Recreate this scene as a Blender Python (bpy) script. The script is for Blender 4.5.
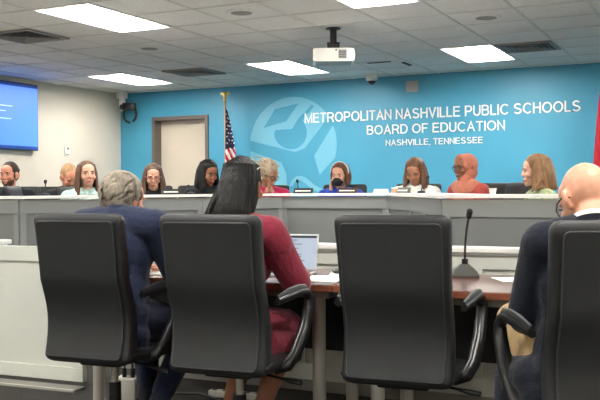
import bpy, bmesh, math, random
from mathutils import Vector, Matrix
random.seed(7)
PI = math.pi
D = math.radians
for o in list(bpy.data.objects): bpy.data.objects.remove(o)
SC = bpy.context.scene
COL = SC.collection

# ------------------------------------------------------------------ camera
EYE = 1.21
YAW, PITCH, ROLL = math.radians(25.85), math.radians(-0.716), math.radians(0.40)
fwd = Vector((-math.sin(YAW)*math.cos(PITCH), math.cos(YAW)*math.cos(PITCH), math.sin(PITCH)))
rgt = Vector((math.cos(YAW), math.sin(YAW), 0)); dwn = fwd.cross(rgt)
r2 = rgt*math.cos(ROLL) + dwn*math.sin(ROLL); d2 = -rgt*math.sin(ROLL) + dwn*math.cos(ROLL)
cam = bpy.data.cameras.new('camera'); cam.sensor_width = 36; cam.lens = 881.75/600*36; cam.clip_end = 100
camo = bpy.data.objects.new('camera', cam); COL.objects.link(camo)
M = Matrix.Identity(4)
for i in range(3):
    M[i][0] = r2[i]; M[i][1] = -d2[i]; M[i][2] = -fwd[i]
M[2][3] = EYE
camo.matrix_world = M
SC.camera = camo
# ------------------------------------------------------------------ world and exposure
W = bpy.data.worlds.new('world'); SC.world = W; W.use_nodes = True
W.node_tree.nodes['Background'].inputs[0].default_value = (.8, .85, .9, 1)
W.node_tree.nodes['Background'].inputs[1].default_value = .15
SC.view_settings.view_transform = 'Standard'; SC.view_settings.look = 'None'
SC.view_settings.gamma = 1; SC.view_settings.use_curve_mapping = False
SC.view_settings.exposure = 2.28
LAMP = 11.0          # radiance of the ceiling lamps' diffusers

# ------------------------------------------------------------------ materials
def lin(h):
    h = h.lstrip('#'); v = [int(h[i:i+2], 16)/255 for i in (0, 2, 4)]
    return tuple(x/12.92 if x <= .04045 else ((x+.055)/1.055)**2.4 for x in v) + (1,)
MATS = {}
def mat(name, col, rough=.6, metal=0, noise=0, nscale=8, bump=0, bscale=60, spec=.5, emit=0, coat=0, sheen=0, stretch=None):
    if name in MATS: return MATS[name]
    m = bpy.data.materials.new(name); m.use_nodes = True; nt = m.node_tree
    b = nt.nodes['Principled BSDF']
    c = lin(col)
    b.inputs['Base Color'].default_value = c
    b.inputs['Roughness'].default_value = rough; b.inputs['Metallic'].default_value = metal
    b.inputs['Specular IOR Level'].default_value = spec
    if coat: b.inputs['Coat Weight'].default_value = coat; b.inputs['Coat Roughness'].default_value = .15
    if sheen: b.inputs['Sheen Weight'].default_value = sheen
    if emit:
        b.inputs['Emission Color'].default_value = c; b.inputs['Emission Strength'].default_value = emit
    if noise or bump:
        tc = nt.nodes.new('ShaderNodeTexCoord'); src = tc.outputs['Object']
        if stretch:
            mp = nt.nodes.new('ShaderNodeMapping'); mp.inputs['Scale'].default_value = stretch
            nt.links.new(src, mp.inputs[0]); src = mp.outputs[0]
    if noise:
        n = nt.nodes.new('ShaderNodeTexNoise'); n.inputs['Scale'].default_value = nscale; n.inputs['Detail'].default_value = 5
        r = nt.nodes.new('ShaderNodeValToRGB')
        r.color_ramp.elements[0].position = .3; r.color_ramp.elements[1].position = .7
        r.color_ramp.elements[0].color = tuple(x*(1-noise) for x in c[:3])+(1,)
        r.color_ramp.elements[1].color = tuple(min(1, x*(1+noise)) for x in c[:3])+(1,)
        nt.links.new(src, n.inputs[0]); nt.links.new(n.outputs[0], r.inputs[0]); nt.links.new(r.outputs[0], b.inputs['Base Color'])
    if bump:
        n2 = nt.nodes.new('ShaderNodeTexNoise'); n2.inputs['Scale'].default_value = bscale; n2.inputs['Detail'].default_value = 4
        bp = nt.nodes.new('ShaderNodeBump'); bp.inputs['Strength'].default_value = bump; bp.inputs['Distance'].default_value = .02
        nt.links.new(src, n2.inputs[0]); nt.links.new(n2.outputs[0], bp.inputs['Height']); nt.links.new(bp.outputs[0], b.inputs['Normal'])
    MATS[name] = m
    return m
m_blue = mat('blue wall paint', '#479fc0', .45, noise=.03, nscale=2, bump=.05, bscale=150)
m_beige = mat('beige wall paint', '#d8d0c2', .6, noise=.03, nscale=2, bump=.05, bscale=150)
m_tile = mat('ceiling tile', '#e8e6e1', .9, noise=.06, nscale=40, bump=.2, bscale=120)
m_grid = mat('ceiling grid', '#d8d5cf', .6)
m_carpet = mat('charcoal carpet', '#33302d', .95, noise=.25, nscale=60, bump=.4, bscale=200)
m_gray = mat('gray painted wood', '#868989', .45, noise=.03, nscale=3)
m_graypanel = mat('gray inset panel', '#767979', .5, noise=.03, nscale=3)
m_white = mat('white laminate edge', '#efeeea', .35)
m_cream = mat('cream painted panel', '#c6c9c1', .5, noise=.03, nscale=3)
m_jamb = mat('brown gray door frame', '#6b625c', .5)
m_door = mat('beige door', '#d5cab8', .55, noise=.04, nscale=2)
m_vinyl = mat('gray vinyl strip', '#8c8983', .5)
m_alu = mat('bright aluminium', '#d8d6cf', .3, metal=.6)
m_silver = mat('silver painted steel', '#b5b2aa', .38, metal=.35)
m_black = mat('black plastic', '#101113', .4)
m_arm = mat('armrest plastic', '#191a1c', .28)
m_blackm = mat('matte black', '#101112', .7)
m_leather = mat('black leather', '#1d1f21', .5, noise=.1, nscale=12, bump=.12, bscale=220)
m_leather2 = mat('black leather panel', '#202325', .55, noise=.1, nscale=10, bump=.12, bscale=260)
m_pipe = mat('leather piping', '#33363a', .4)
m_mahog = mat('mahogany top', '#5f2c22', .22, noise=.35, nscale=6, stretch=(1, 14, 14), coat=.3)
m_edge = mat('wood edge', '#7a4630', .4, noise=.2, nscale=9, stretch=(1, 12, 12))
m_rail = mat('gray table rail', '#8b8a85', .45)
m_navypanel = mat('dark modesty panel', '#161a22', .5)
m_paper = mat('white paper', '#f0eee6', .7)
m_whitepl = mat('white plastic', '#e6e4dd', .4)
m_brass = mat('gold finial', '#d9c27a', .3, metal=.8)
m_goldpole = mat('wood flag pole', '#c9a878', .4)
m_diff = mat('lamp diffuser', '#fffcf6', .5, emit=LAMP)
m_refl = mat('lamp reflector', '#f4f2ec', .5)
m_dark = mat('dark recess', '#45423f', .8)
m_louv = mat('vent louver', '#85827e', .5)
m_grille = mat('speaker grille', '#97948f', .7)
m_star = mat('flag white', '#f2f0ee', .8)
m_fblue = mat('flag navy', '#1b2348', .8)
m_fred = mat('flag red', '#b3202f', .8)
m_letter = mat('white letters', '#f4f4ef', .4)
m_logo = mat('pale blue logo vinyl', '#74bcd4', .45)
m_screenb = mat('tv screen blue', '#4676dc', .4, emit=.3)
m_screend = mat('tv screen band', '#1b3f8e', .4, emit=.1)
m_text = mat('tv screen text', '#a8c8f8', .4, emit=.25)
m_lapscr = mat('laptop screen', '#8f9bab', .3, emit=.12)
m_laptx = mat('laptop screen text', '#46525f', .3, emit=.02)
m_lapbar = mat('laptop screen bar', '#2c3136', .3, emit=.02)
m_alum = mat('laptop aluminium', '#bfc1c3', .35, metal=.6)
m_eyew = mat('eye white', '#8d8078', .3)
m_iris = mat('eye iris', '#2a1c14', .3)
m_glass = mat('dark frame', '#2a2220', .3)
m_clear = mat('clear frame', '#a39e94', .2)

# ------------------------------------------------------------------ mesh builder
class MB:
    def __init__(s): s.v = []; s.f = []; s.mi = []; s.m = 0
    def add(s, vs, fs):
        n = len(s.v); s.v += [tuple(p) for p in vs]
        for f in fs: s.f.append([i+n for i in f]); s.mi.append(s.m)
        return s
    def box(s, c, size, rz=0, bev=0, R=None):
        bm = bmesh.new(); bmesh.ops.create_cube(bm, size=1)
        bmesh.ops.scale(bm, vec=size, verts=bm.verts)
        if bev: bmesh.ops.bevel(bm, geom=bm.edges[:], offset=min(bev, min(size)*.49), segments=2, affect='EDGES', profile=.5)
        rot = R if R is not None else Matrix.Rotation(rz, 3, 'Z')
        vs = [rot @ v.co + Vector(c) for v in bm.verts]
        bm.verts.index_update()
        fs = [[v.index for v in f.verts] for f in bm.faces]; bm.free()
        return s.add(vs, fs)
    def b2(s, x0, x1, y0, y1, z0, z1, bev=0):
        return s.box(((x0+x1)/2, (y0+y1)/2, (z0+z1)/2), (abs(x1-x0), abs(y1-y0), abs(z1-z0)), 0, bev)
    def loft(s, secs, closed=True, cap=True):
        n = len(secs[0]); vs = [p for q in secs for p in q]; fs = []
        for i in range(len(secs)-1):
            for j in range(n if closed else n-1):
                a = i*n+j; b = i*n+(j+1) % n; fs.append([a, b, b+n, a+n])
        if cap and closed:
            fs.append(list(range(n))[::-1]); fs.append([(len(secs)-1)*n+j for j in range(n)])
        return s.add(vs, fs)
    def tube(s, pts, rad, n=10, flat=None):
        pts = [Vector(p) for p in pts]; k = len(pts)
        rs = rad if isinstance(rad, (list, tuple)) else [rad]*k
        secs = []; prev = None
        for i, p in enumerate(pts):
            t = (pts[min(i+1, k-1)]-pts[max(i-1, 0)]).normalized()
            if prev is None:
                a = Vector((0, 0, 1)) if abs(t.z) < .9 else Vector((1, 0, 0))
                u = t.cross(a).normalized()
            else: u = (prev - t*prev.dot(t)).normalized()
            prev = u; w = t.cross(u)
            fu, fw = flat if flat else (1, 1)
            secs.append([p + u*(rs[i]*fu*math.cos(2*PI*j/n)) + w*(rs[i]*fw*math.sin(2*PI*j/n)) for j in range(n)])
        return s.loft(secs)
    def cyl(s, a, b, r, r1=None, n=20):
        return s.tube([a, b], [r, r if r1 is None else r1], n)
    def ell(s, c, r, R=None, nu=16, nv=10):
        c = Vector(c); r = r if isinstance(r, (tuple, list)) else (r, r, r); vs = []; fs = []
        def T(x, y, z):
            p = Vector((x*r[0], y*r[1], z*r[2])); return c + (R @ p if R is not None else p)
        vs.append(T(0, 0, 1))
        for i in range(1, nv):
            a = PI*i/nv
            for j in range(nu): b = 2*PI*j/nu; vs.append(T(math.sin(a)*math.cos(b), math.sin(a)*math.sin(b), math.cos(a)))
        vs.append(T(0, 0, -1)); L = len(vs)-1
        for j in range(nu):
            fs.append([0, 1+j, 1+(j+1) % nu]); fs.append([L, L-nu+(j+1) % nu, L-nu+j])
        for i in range(nv-2):
            for j in range(nu):
                a = 1+i*nu+j; b = 1+i*nu+(j+1) % nu; fs.append([a, a+nu, b+nu, b])
        return s.add(vs, fs)
    def chain(s, pts, rad, n=14):
        """capsule chain with round ends and joints"""
        pts = [Vector(p) for p in pts]; rs = rad if isinstance(rad, (list, tuple)) else [rad]*len(pts)
        for p, r in zip(pts, rs): s.ell(p, r, None, n, 8)
        for i in range(len(pts)-1):
            if (pts[i+1]-pts[i]).length > 1e-5: s.tube([pts[i], pts[i+1]], [rs[i], rs[i+1]], n)
        return s
    def prism(s, poly, z0, z1):
        n = len(poly); vs = [(x, y, z0) for x, y in poly]+[(x, y, z1) for x, y in poly]
        fs = [[i, (i+1) % n, (i+1) % n+n, i+n] for i in range(n)]
        fs.append(list(range(n))[::-1]); fs.append(list(range(n, 2*n)))
        return s.add(vs, fs)
    def lathe(s, prof, c=(0, 0, 0), n=24):
        return s.loft([[(c[0]+r*math.cos(2*PI*j/n), c[1]+r*math.sin(2*PI*j/n), c[2]+z) for j in range(n)] for r, z in prof])
    def mesh(s, name):
        me = bpy.data.meshes.new(name); me.from_pydata(s.v, [], s.f); me.validate()
        bm = bmesh.new(); bm.from_mesh(me); bmesh.ops.recalc_face_normals(bm, faces=bm.faces[:]); bm.to_mesh(me); bm.free()
        return me
    def build(s, name, mats, parent=None, smooth=True, angle=35, loc=None, rz=0):
        me = s.mesh(name)
        ms = mats if isinstance(mats, (list, tuple)) else [mats]
        for m in ms: me.materials.append(m)
        if len(ms) > 1:
            for p, k in zip(me.polygons, s.mi): p.material_index = k
        if smooth:
            me.shade_smooth(); me.set_sharp_from_angle(angle=math.radians(angle))
        o = bpy.data.objects.new(name, me); COL.objects.link(o)
        if parent: o.parent = parent
        if loc: o.location = loc
        if rz: o.rotation_euler = (0, 0, rz)
        return o
    def blob(s, name, m, parent=None, vox=.008, smooth=4, fac=.5):
        me = s.mesh(name+'_src'); t = bpy.data.objects.new('tmp', me); COL.objects.link(t)
        md = t.modifiers.new('r', 'REMESH'); md.mode = 'VOXEL'; md.voxel_size = vox
        if smooth:
            sm = t.modifiers.new('s', 'SMOOTH'); sm.factor = fac; sm.iterations = smooth
        dg = bpy.context.evaluated_depsgraph_get()
        out = bpy.data.meshes.new_from_object(t.evaluated_get(dg)); out.name = name
        bpy.data.objects.remove(t); bpy.data.meshes.remove(me)
        out.materials.clear(); out.materials.append(m); out.shade_smooth()
        o = bpy.data.objects.new(name, out); COL.objects.link(o)
        if parent: o.parent = parent
        return o
def thing(name, label, cat, loc=(0, 0, 0), rz=0, group=None):
    o = bpy.data.objects.new(name, None); o.empty_display_size = .1; COL.objects.link(o)
    o.location = loc; o.rotation_euler = (0, 0, rz); o['label'] = label; o['category'] = cat
    if group: o['group'] = group
    return o
def tag(o, label, cat, group=None):
    o['label'] = label; o['category'] = cat
    if group: o['group'] = group
    return o
def struct(o): o['kind'] = 'structure'; return o
def kids(o): return [c for c in KID.get(o.name, [])]
def dup(root, loc, rz, label, group=None):
    r = root.copy(); COL.objects.link(r); r.location = loc; r.rotation_euler = (0, 0, rz); r['label'] = label
    if group: r['group'] = group
    for ch in list(root.children):
        c = ch.copy(); COL.objects.link(c); c.parent = r
        for g in list(ch.children):
            d = g.copy(); COL.objects.link(d); d.parent = c
    return r
# ================================================================== ROOM
XL, XR, YB, YF, H = -8.70, 3.6, 11.42, -2.6, 2.743
struct(MB().b2(XL-.3, XR+.3, YF-.3, YB+1.0, -.12, 0).build('floor', m_carpet, smooth=False))
struct(MB().b2(XL-.12, XL, YF-.1, YB+.12, 0, H+.15).build('wall_left', m_beige, smooth=False))
struct(MB().b2(XR, XR+.12, YF-.1, YB+.12, 0, H+.15).build('wall_right', m_beige, smooth=False))
struct(MB().b2(XL, XR, YF-.12, YF, 0, H+.15).build('wall_front', m_beige, smooth=False))
DX0, DX1, DZ = -8.09, -7.06, 2.345          # door frame outer edges
b = MB()
b.b2(XL, DX0, YB, YB+.15, 0, H+.15); b.b2(DX1, XR, YB, YB+.15, 0, H+.15); b.b2(DX0, DX1, YB, YB+.15, DZ, H+.15)
struct(b.build('wall_back', m_blue, smooth=False))
dr = struct(MB().b2(DX0+.04, DX1-.04, YB+.16, YB+.21, 0, DZ-.04).build('door_1', m_door, smooth=False))
b = MB()
b.b2(DX0, DX0+.055, YB-.02, YB+.16, 0, DZ); b.b2(DX1-.055, DX1, YB-.02, YB+.16, 0, DZ); b.b2(DX0+.055, DX1-.055, YB-.02, YB+.16, DZ-.055, DZ)
b.build('door_frame', m_jamb, dr, smooth=False)
b = MB(); b.cyl((DX1-.14, YB+.16, 1.03), (DX1-.14, YB+.10, 1.03), .012); b.cyl((DX1-.14, YB+.11, 1.03), (DX1-.26, YB+.11, 1.03), .011)
b.build('door_handle', m_alu, dr)
struct(MB().b2(XL, DX0, YB-.012, YB, 0, .1).build('baseboard_back', m_vinyl, smooth=False))
struct(MB().b2(XL, XL+.012, YF, YB, 0, .1).build('baseboard_left', m_vinyl, smooth=False))

# ---- ceiling: lay-in tiles on a T-bar grid, with openings for the lamps
GX = [-2.25+.6096*k for k in range(-10, 10)]; GX = [XL]+[x for x in GX if XL+.05 < x < XR-.05]+[XR]
GY = [6.96+.6096*k for k in range(-16, 8)]; GY = [YF]+[y for y in GY if YF+.05 < y < YB-.05]+[YB]
LX = [-7.736, -5.298, -2.860, -.421, 2.017]; LY = [9.398, 5.741, 2.084, -1.574]
lamps = [(x, y) for x in LX for y in LY]
def in_lamp(x, y): return any(a < x < a+.61 and c < y < c+1.22 for a, c in lamps)
b = MB()
for i in range(len(GX)-1):
    for j in range(len(GY)-1):
        x0, x1, y0, y1 = GX[i], GX[i+1], GY[j], GY[j+1]
        if in_lamp((x0+x1)/2, (y0+y1)/2): continue
        b.b2(x0, x1, y0, y1, H, H+.02)
struct(b.build('ceiling', m_tile, smooth=False))
b = MB()
for x in GX[1:-1]: b.b2(x-.012, x+.012, YF, YB, H-.006, H-.0005)
for y in GY[1:-1]:
    segs = []; 
    for i in range(len(GX)-1):
        if not any(abs(GX[i]-a) < .05 and c+.1 < y < c+1.1 for a, c in lamps): b.b2(GX[i]+.012, GX[i+1]-.012, y-.012, y+.012, H-.006, H-.0005)
struct(b.build('trim_1', m_grid, smooth=False))
struct(MB().b2(XL, XR, YF, YB, H+.2, H+.25).build('ceiling.001', m_tile, smooth=False))

def lamp(x, y, label):
    t = thing('ceiling_light', label, 'ceiling light', (x+.305, y+.61, H), 0, 'recessed ceiling lights')
    w, l = .293, .598
    b = MB()
    for sx in (-1, 1): b.b2(sx*w-.012, sx*w+.012, -l, l, -.008, .012)
    for sy in (-1, 1): b.b2(-w, w, sy*l-.012, sy*l+.012, -.008, .012)
    b.build('frame', m_refl, t, smooth=False)
    for s in (-1, 1):      # curved white side reflectors
        b = MB(); secs = []
        for k in range(7):
            f = k/6; xx = s*(w-.0-(w-.135)*f); zz = .004+.075*math.sin(f*PI/2)
            secs.append([(xx, -l, zz), (xx, l, zz), (xx, l, zz+.004), (xx, -l, zz+.004)])
        b.loft(secs); b.build('reflector', m_refl, t)
    b = MB(); secs = []
    for k in range(9):
        a = PI*k/8; secs.append([(-.135*math.cos(a), -l, .075-.055*math.sin(a)), (-.135*math.cos(a), l, .075-.055*math.sin(a)), (-.135*math.cos(a), l, .08), (-.135*math.cos(a), -l, .08)])
    b.loft(secs); b.build('diffuser', m_diff, t)
    b = MB(); b.b2(-w-.01, w+.01, -l-.01, l+.01, .085, .1); b.b2(-w-.01, w+.01, -l-.012, -l, .0, .085); b.b2(-w-.01, w+.01, l, l+.012, .0, .085)
    b.build('housing', m_refl, t, smooth=False)
    return t
names = {(0, 0): 'bright ceiling light nearest the blue corner above the wall screen side', (1, 0): 'bright ceiling light left of the projector, above the round logo',
         (2, 0): 'bright ceiling light right of the projector, near the white lettering', (1, 1): 'large bright ceiling light at upper left, nearest the left ceiling vent',
         (2, 1): 'bright ceiling light cut by the top edge, in front of the projector'}
for i, x in enumerate(LX):
    for j, y in enumerate(LY):
        lamp(x, y, names.get((i, j), 'recessed ceiling light outside the photograph, behind or beside the seated visitors'))

def vent(x, y, label):
    t = thing('ceiling_vent', label, 'vent', (x+.305, y+.305, H), 0, 'square louvered ceiling vents')
    b = MB()
    for s in (-1, 1): b.b2(s*.28-.02, s*.28+.02, -.3, .3, -.022, -.001); b.b2(-.26, .26, s*.28-.02, s*.28+.02, -.022, -.001)
    b.build('frame', m_louv, t, smooth=False)
    MB().b2(-.26, .26, -.26, .26, -.008, -.001).build('backing', m_dark, t, smooth=False)
    for r in (.22, .16, .10, .05):
        b = MB()
        for s in (-1, 1):
            b.box((s*r, 0, -.018), (.03, 2*r+.03, .003), R=Matrix.Rotation(s*.6, 3, 'Y'))
            b.box((0, s*r, -.018), (2*r+.03, .03, .003), R=Matrix.Rotation(-s*.6, 3, 'X'))
        b.build('louver', m_louv, t, smooth=False)
vent(-6.517, 6.35, 'dark louvered ceiling vent at far left, before the wall screen')
vent(-6.517, 9.398, 'dark louvered ceiling vent above the door in the blue wall')
vent(-2.250, 9.398, 'louvered ceiling vent beside the rightmost bright ceiling light')
for x, y, l in [(-5.603, 7.87, 'round ceiling speaker between the two left ceiling lights'), (-3.774, 6.655, 'round ceiling speaker at top, left of the light cut by the top edge'),
                (-1.945, 7.87, 'round ceiling speaker at right, in front of the rightmost vent')]:
    t = thing('ceiling_speaker', l, 'speaker', (x, y, H), 0, 'round ceiling speakers')
    MB().lathe([(.02, -.016), (.09, -.014), (.105, -.008), (.107, -.002)]).build('grille', m_grille, t)
    MB().lathe([(.108, -.012), (.125, -.008), (.13, -.001), (.108, -.001)]).build('rim', m_tile, t)
tag(MB().b2(-3.94, -3.65, 10.03, 10.07, H-.012, H-.001).build('ceiling_slot', m_dark, smooth=False), 'long narrow dark slot in the ceiling above the dome camera', 'slot')
tag(MB().b2(-3.56, -3.52, 10.2, 10.48, H-.012, H-.001).build('ceiling_slot', m_dark, smooth=False), 'short dark slot in the ceiling above the square wall plate', 'slot')

# ---- things on the walls
def _arc(cx, cy, rx, ry, a0, a1, n=10): return [(cx+rx*math.cos(D(a0+(a1-a0)*i/n)), cy+ry*math.sin(D(a0+(a1-a0)*i/n))) for i in range(n+1)]
def glyphs():
    k = .07; g = {}          # strokes along their centre lines, cap height 1
    g['M'] = (1.0, [[(k, 0), (k, 1-k), (.5, .08), (1-k, 1-k), (1-k, 0)]])
    g['E'] = (.78, [[(.74, 1-k), (k, 1-k), (k, k), (.76, k)], [(k, .53), (.70, .53)]])
    g['F'] = (.72, [[(.72, 1-k), (k, 1-k), (k, 0)], [(k, .5), (.62, .5)]])
    g['T'] = (.78, [[(0, 1-k), (.78, 1-k)], [(.39, 1-k), (.39, 0)]])
    g['I'] = (.14, [[(k, 0), (k, 1)]])
    g['L'] = (.64, [[(k, 1), (k, k), (.64, k)]])
    g['H'] = (.82, [[(k, 0), (k, 1)], [(.75, 0), (.75, 1)], [(k, .53), (.75, .53)]])
    g['N'] = (.82, [[(k, 0), (k, .93), (.75, .07), (.75, 1)]])
    g['V'] = (.86, [[(.05, 1), (.43, .06), (.81, 1)]])
    g['A'] = (.88, [[(.05, 0), (.44, .94), (.83, 0)], [(.18, .34), (.70, .34)]])
    g['U'] = (.80, [[(k, 1)]+_arc(.40, .36, .33, .30, 180, 360, 12)+[(.73, 1)]])
    g['O'] = (1.02, [_arc(.51, .5, .44, .43, 90, 450, 28)])
    g['C'] = (.94, [_arc(.51, .5, .44, .43, 42, 318, 20)])
    g['D'] = (.88, [[(k, k), (k, 1-k)]+_arc(.40, .5, .41, .43, 90, -90, 14)+[(k, k)]])
    g['P'] = (.80, [[(k, 0), (k, 1-k)]+_arc(.47, .69, .26, .24, 90, -90, 10)+[(k, .45)]])
    g['R'] = (.86, [[(k, 0), (k, 1-k)]+_arc(.50, .70, .26, .23, 90, -90, 10)+[(k, .47)], [(.46, .47), (.62, .38), (.70, .22), (.78, 0)]])
    g['B'] = (.82, [[(k, k), (k, 1-k)]+_arc(.46, .735, .24, .195, 90, -90, 10)+[(k, .54)], [(.46, .54)]+_arc(.48, .305, .27, .235, 90, -90, 10)+[(k, k)]])
    g['S'] = (.84, [_arc(.42, .725, .31, .205, 25, 225, 12)+[(.42, .51)]+_arc(.42, .285, .34, .215, 48, -155, 12)])
    g[','] = (.16, [[(.09, .10), (.09, .0), (.03, -.14)]])
    return g
def ribbon(b, pts, w, S, x0, sx, y0, y1):
    P = [Vector((x0+p[0]*S*sx, p[1]*S)) for p in pts]; n = len(P); cl = (P[0]-P[-1]).length < 1e-6; L = []; R = []
    for i in range(n):
        d0 = (P[i]-P[i-1]) if i else ((P[0]-P[-2]) if cl else P[1]-P[0]); d1 = (P[i+1]-P[i]) if i < n-1 else ((P[1]-P[0]) if cl else P[-1]-P[-2])
        n0 = Vector((-d0.y, d0.x)).normalized(); n1 = Vector((-d1.y, d1.x)).normalized(); m = n0+n1
        m = m/max(m.length_squared, .25)*2 if m.length > .3 else n0
        h = min(m.length, 2.2)*w/2; m = m.normalized()*h
        L.append(P[i]+m); R.append(P[i]-m)
    b.loft([[(l.x, y0, l.y), (r.x, y0, r.y), (r.x, y1, r.y), (l.x, y1, l.y)] for l, r in zip(L, R)])
def letters(text, x0, x1, z, cap, label):
    g = glyphs(); gap = .15; sp = .40
    tot = sum(sp if c == ' ' else g[c][0]+gap for c in text)-gap; sx = (x1-x0)/(tot*cap)
    t = thing('wall_lettering', label, 'lettering', ((x0+x1)/2, YB, z), 0, 'lines of white lettering on the blue wall')
    x = -(x1-x0)/2
    for c in text:
        if c == ' ': x += sp*cap*sx; continue
        b = MB()
        for st_ in g[c][1]: ribbon(b, st_, cap*.138, cap, x, sx, -.014, -.001)
        b.build('letter', m_letter, t, smooth=False); x += (g[c][0]+gap)*cap*sx
letters('METROPOLITAN NASHVILLE PUBLIC SCHOOLS', -5.444, -1.642, 2.152, .14, 'top line of white wall lettering naming the public schools')
letters('BOARD OF EDUCATION', -4.493, -2.582, 1.953, .13, 'middle line of white wall lettering, BOARD OF EDUCATION')
letters('NASHVILLE, TENNESSEE', -4.215, -2.87, 1.793, .083, 'smallest bottom line of white wall lettering, NASHVILLE, TENNESSEE')

# round logo painted on the wall (flat vinyl pieces)
LC = Vector((-5.65, 1.84)); LR = .70
def vin(poly, parent, name='logo_piece'):
    b = MB(); n = len(poly)
    vs = [(x-LC.x, -.001, z-LC.y) for x, z in poly]+[(x-LC.x, -.004, z-LC.y) for x, z in poly]
    b.add(vs, [[i, (i+1) % n, (i+1) % n+n, i+n] for i in range(n)]+[list(range(n))[::-1], list(range(n, 2*n))])
    return b.build(name, m_logo, parent, smooth=False)
def arc(a0, a1, n=24, r=LR, c=LC): return [(c.x+r*math.cos(math.radians(a0+(a1-a0)*i/n)), c.y+r*math.sin(math.radians(a0+(a1-a0)*i/n))) for i in range(n+1)]
lg = thing('wall_logo', 'pale blue round graduate logo painted on the blue wall behind the dais', 'logo', (LC.x, YB, LC.y))
from mathutils.geometry import tessellate_polygon
def vin(poly, parent, name='logo_piece'):
    b = MB(); n = len(poly); tr = tessellate_polygon([[Vector((x, z, 0)) for x, z in poly]])
    vs = [(x-LC.x, -.001, z-LC.y) for x, z in poly]+[(x-LC.x, -.004, z-LC.y) for x, z in poly]
    b.add(vs, [[i, (i+1) % n, (i+1) % n+n, i+n] for i in range(n)]+[list(q) for q in tr]+[[i+n for i in q] for q in tr])
    return b.build(name, m_logo, parent, smooth=False)
HL = [(-5.92, 2.07), (-5.943, 2.02), (-5.93, 1.95), (-5.89, 1.885), (-5.83, 1.835), (-5.76, 1.80), (-5.673, 1.784)]
HRt = [(-5.673, 1.784), (-5.59, 1.79), (-5.51, 1.83), (-5.45, 1.89), (-5.416, 1.97), (-5.414, 2.05), (-5.44, 2.13), (-5.481, 2.19)]
vin(arc(172.6, 60, 26)+[(-5.54, 2.441), (-5.924, 2.379), (-6.121, 2.106)]+HL+[(-5.607, 1.743)], lg)
vin([(-6.121, 2.106), (-5.746, 2.192), (-5.54, 2.441), (-5.50, 2.27), (-5.551, 2.224), (-5.649, 2.077), (-5.92, 2.07)], lg)
vin(arc(60, 37.7, 8)+[(-5.169, 2.111), (-5.453, 1.786), (-5.607, 1.743)]+HRt+[(-5.43, 2.27), (-5.384, 2.296), (-5.30, 2.385), (-5.335, 2.42), (-5.43, 2.325), (-5.50, 2.27), (-5.54, 2.441)], lg)
vin([(-6.335, 1.775), (-5.831, 1.597), (-5.752, 1.436), (-5.736, 1.15)]+arc(263, 188, 18), lg)
vin([(-5.012, 2.10)]+arc(21, -16, 10)+[(-5.10, 1.53), (-5.217, 1.409), (-5.302, 1.684)], lg)
vin([(-5.70, 1.26), (-5.66, 1.34), (-5.588, 1.394), (-5.50, 1.395), (-5.42, 1.36), (-5.30, 1.263), (-5.16, 1.20), (-5.18, 1.15), (-5.33, 1.20), (-5.46, 1.30), (-5.53, 1.335), (-5.60, 1.325), (-5.66, 1.25)], lg)

# wall plate (square), dome camera, corner device, thermostat, screen
t = thing('wall_speaker', 'square beige wall speaker with blue border, above the white lettering', 'wall speaker', (-3.83, YB, 2.585))
b = MB()
for s in (-1, 1): b.b2(s*.135-.012, s*.135+.012, -.02, -.001, -.125, .125); b.b2(-.123, .123, -.02, -.001, s*.115-.012, s*.115+.012)
b.build('frame', m_blue, t, smooth=False)
MB().b2(-.123, .123, -.008, -.001, -.103, .103).build('back_plate', m_blue, t, smooth=False)
MB().b2(-.085, .085, -.02, -.009, -.075, .075, .004).build('grille', mat('beige grille', '#a8a7a0', .7, bump=.3, bscale=200), t)
t = thing('dome_camera', 'white dome security camera under the ceiling by the blue wall', 'security camera', (-4.31, 11.14, H))
MB().lathe([(.02, -.001), (.085, -.002), (.085, -.05), (.075, -.075), (.055, -.085)]).build('mount', m_whitepl, t)
b = MB(); b.ell((0, 0, -.075), (.055, .055, .06)); b.build('dome', m_black, t)
t = thing('corner_camera', 'white bracket with black camera and cable loop in the blue corner', 'camera', (-8.50, 11.2, 2.55))
b = MB(); b.cyl((0, 0, .19), (0, 0, -.04), .05); b.box((0, 0, .14), (.13, .13, .1), bev=.01); b.cyl((0, 0, -.02), (.02, -.01, -.1), .035)
b.build('bracket', m_whitepl, t)
b = MB(); b.box((.17, -.05, -.05), (.2, .12, .12), rz=.3, bev=.02); b.cyl((.12, -.1, -.05), (.1, -.16, -.06), .04); b.build('camera_body', m_black, t)
b = MB(); b.tube([(.16+.12*math.cos(a), -.02, -.16+.13*math.sin(a)) for a in [2*PI*i/24-.5*PI+.5 for i in range(23)]], .02, 8); b.build('cable', m_black, t)
t = thing('wall_thermostat', 'small white control box on the beige left wall', 'thermostat', (XL, 10.12, 1.79))
MB().b2(.001, .025, -.045, .045, -.075, .075, .006).build('case', m_whitepl, t)
MB().b2(.025, .028, .0, .03, .02, .05).build('display', m_black, t)
MB().b2(.025, .03, -.03, .03, -.06, -.05).build('slot', m_louv, t)
t = thing('wall_screen', 'large flat screen with blue slide on the left wall', 'screen', (XL, 8.64, 2.22))
MB().b2(.03, .085, -.815, .815, -.455, .455, .008).build('bezel', m_black, t)
MB().b2(.085, .088, -.80, .80, -.40, .44).build('display', m_screenb, t, smooth=False)
MB().b2(.085, .0885, -.80, .80, -.445, -.402).build('screen_band', m_screend, t, smooth=False)
MB().b2(.085, .0885, -.80, .80, .40, .44).build('screen_band', m_screend, t, smooth=False)
b = MB()
for k, (y0, y1, z) in enumerate([(-.6, .05, .25), (-.6, .32, .12), (-.6, .2, .05), (-.6, .3, -.05)]): b.b2(.0882, .0892, y0, y1, z, z+.012)
b.build('screen_text', m_text, t, smooth=False)
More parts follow.
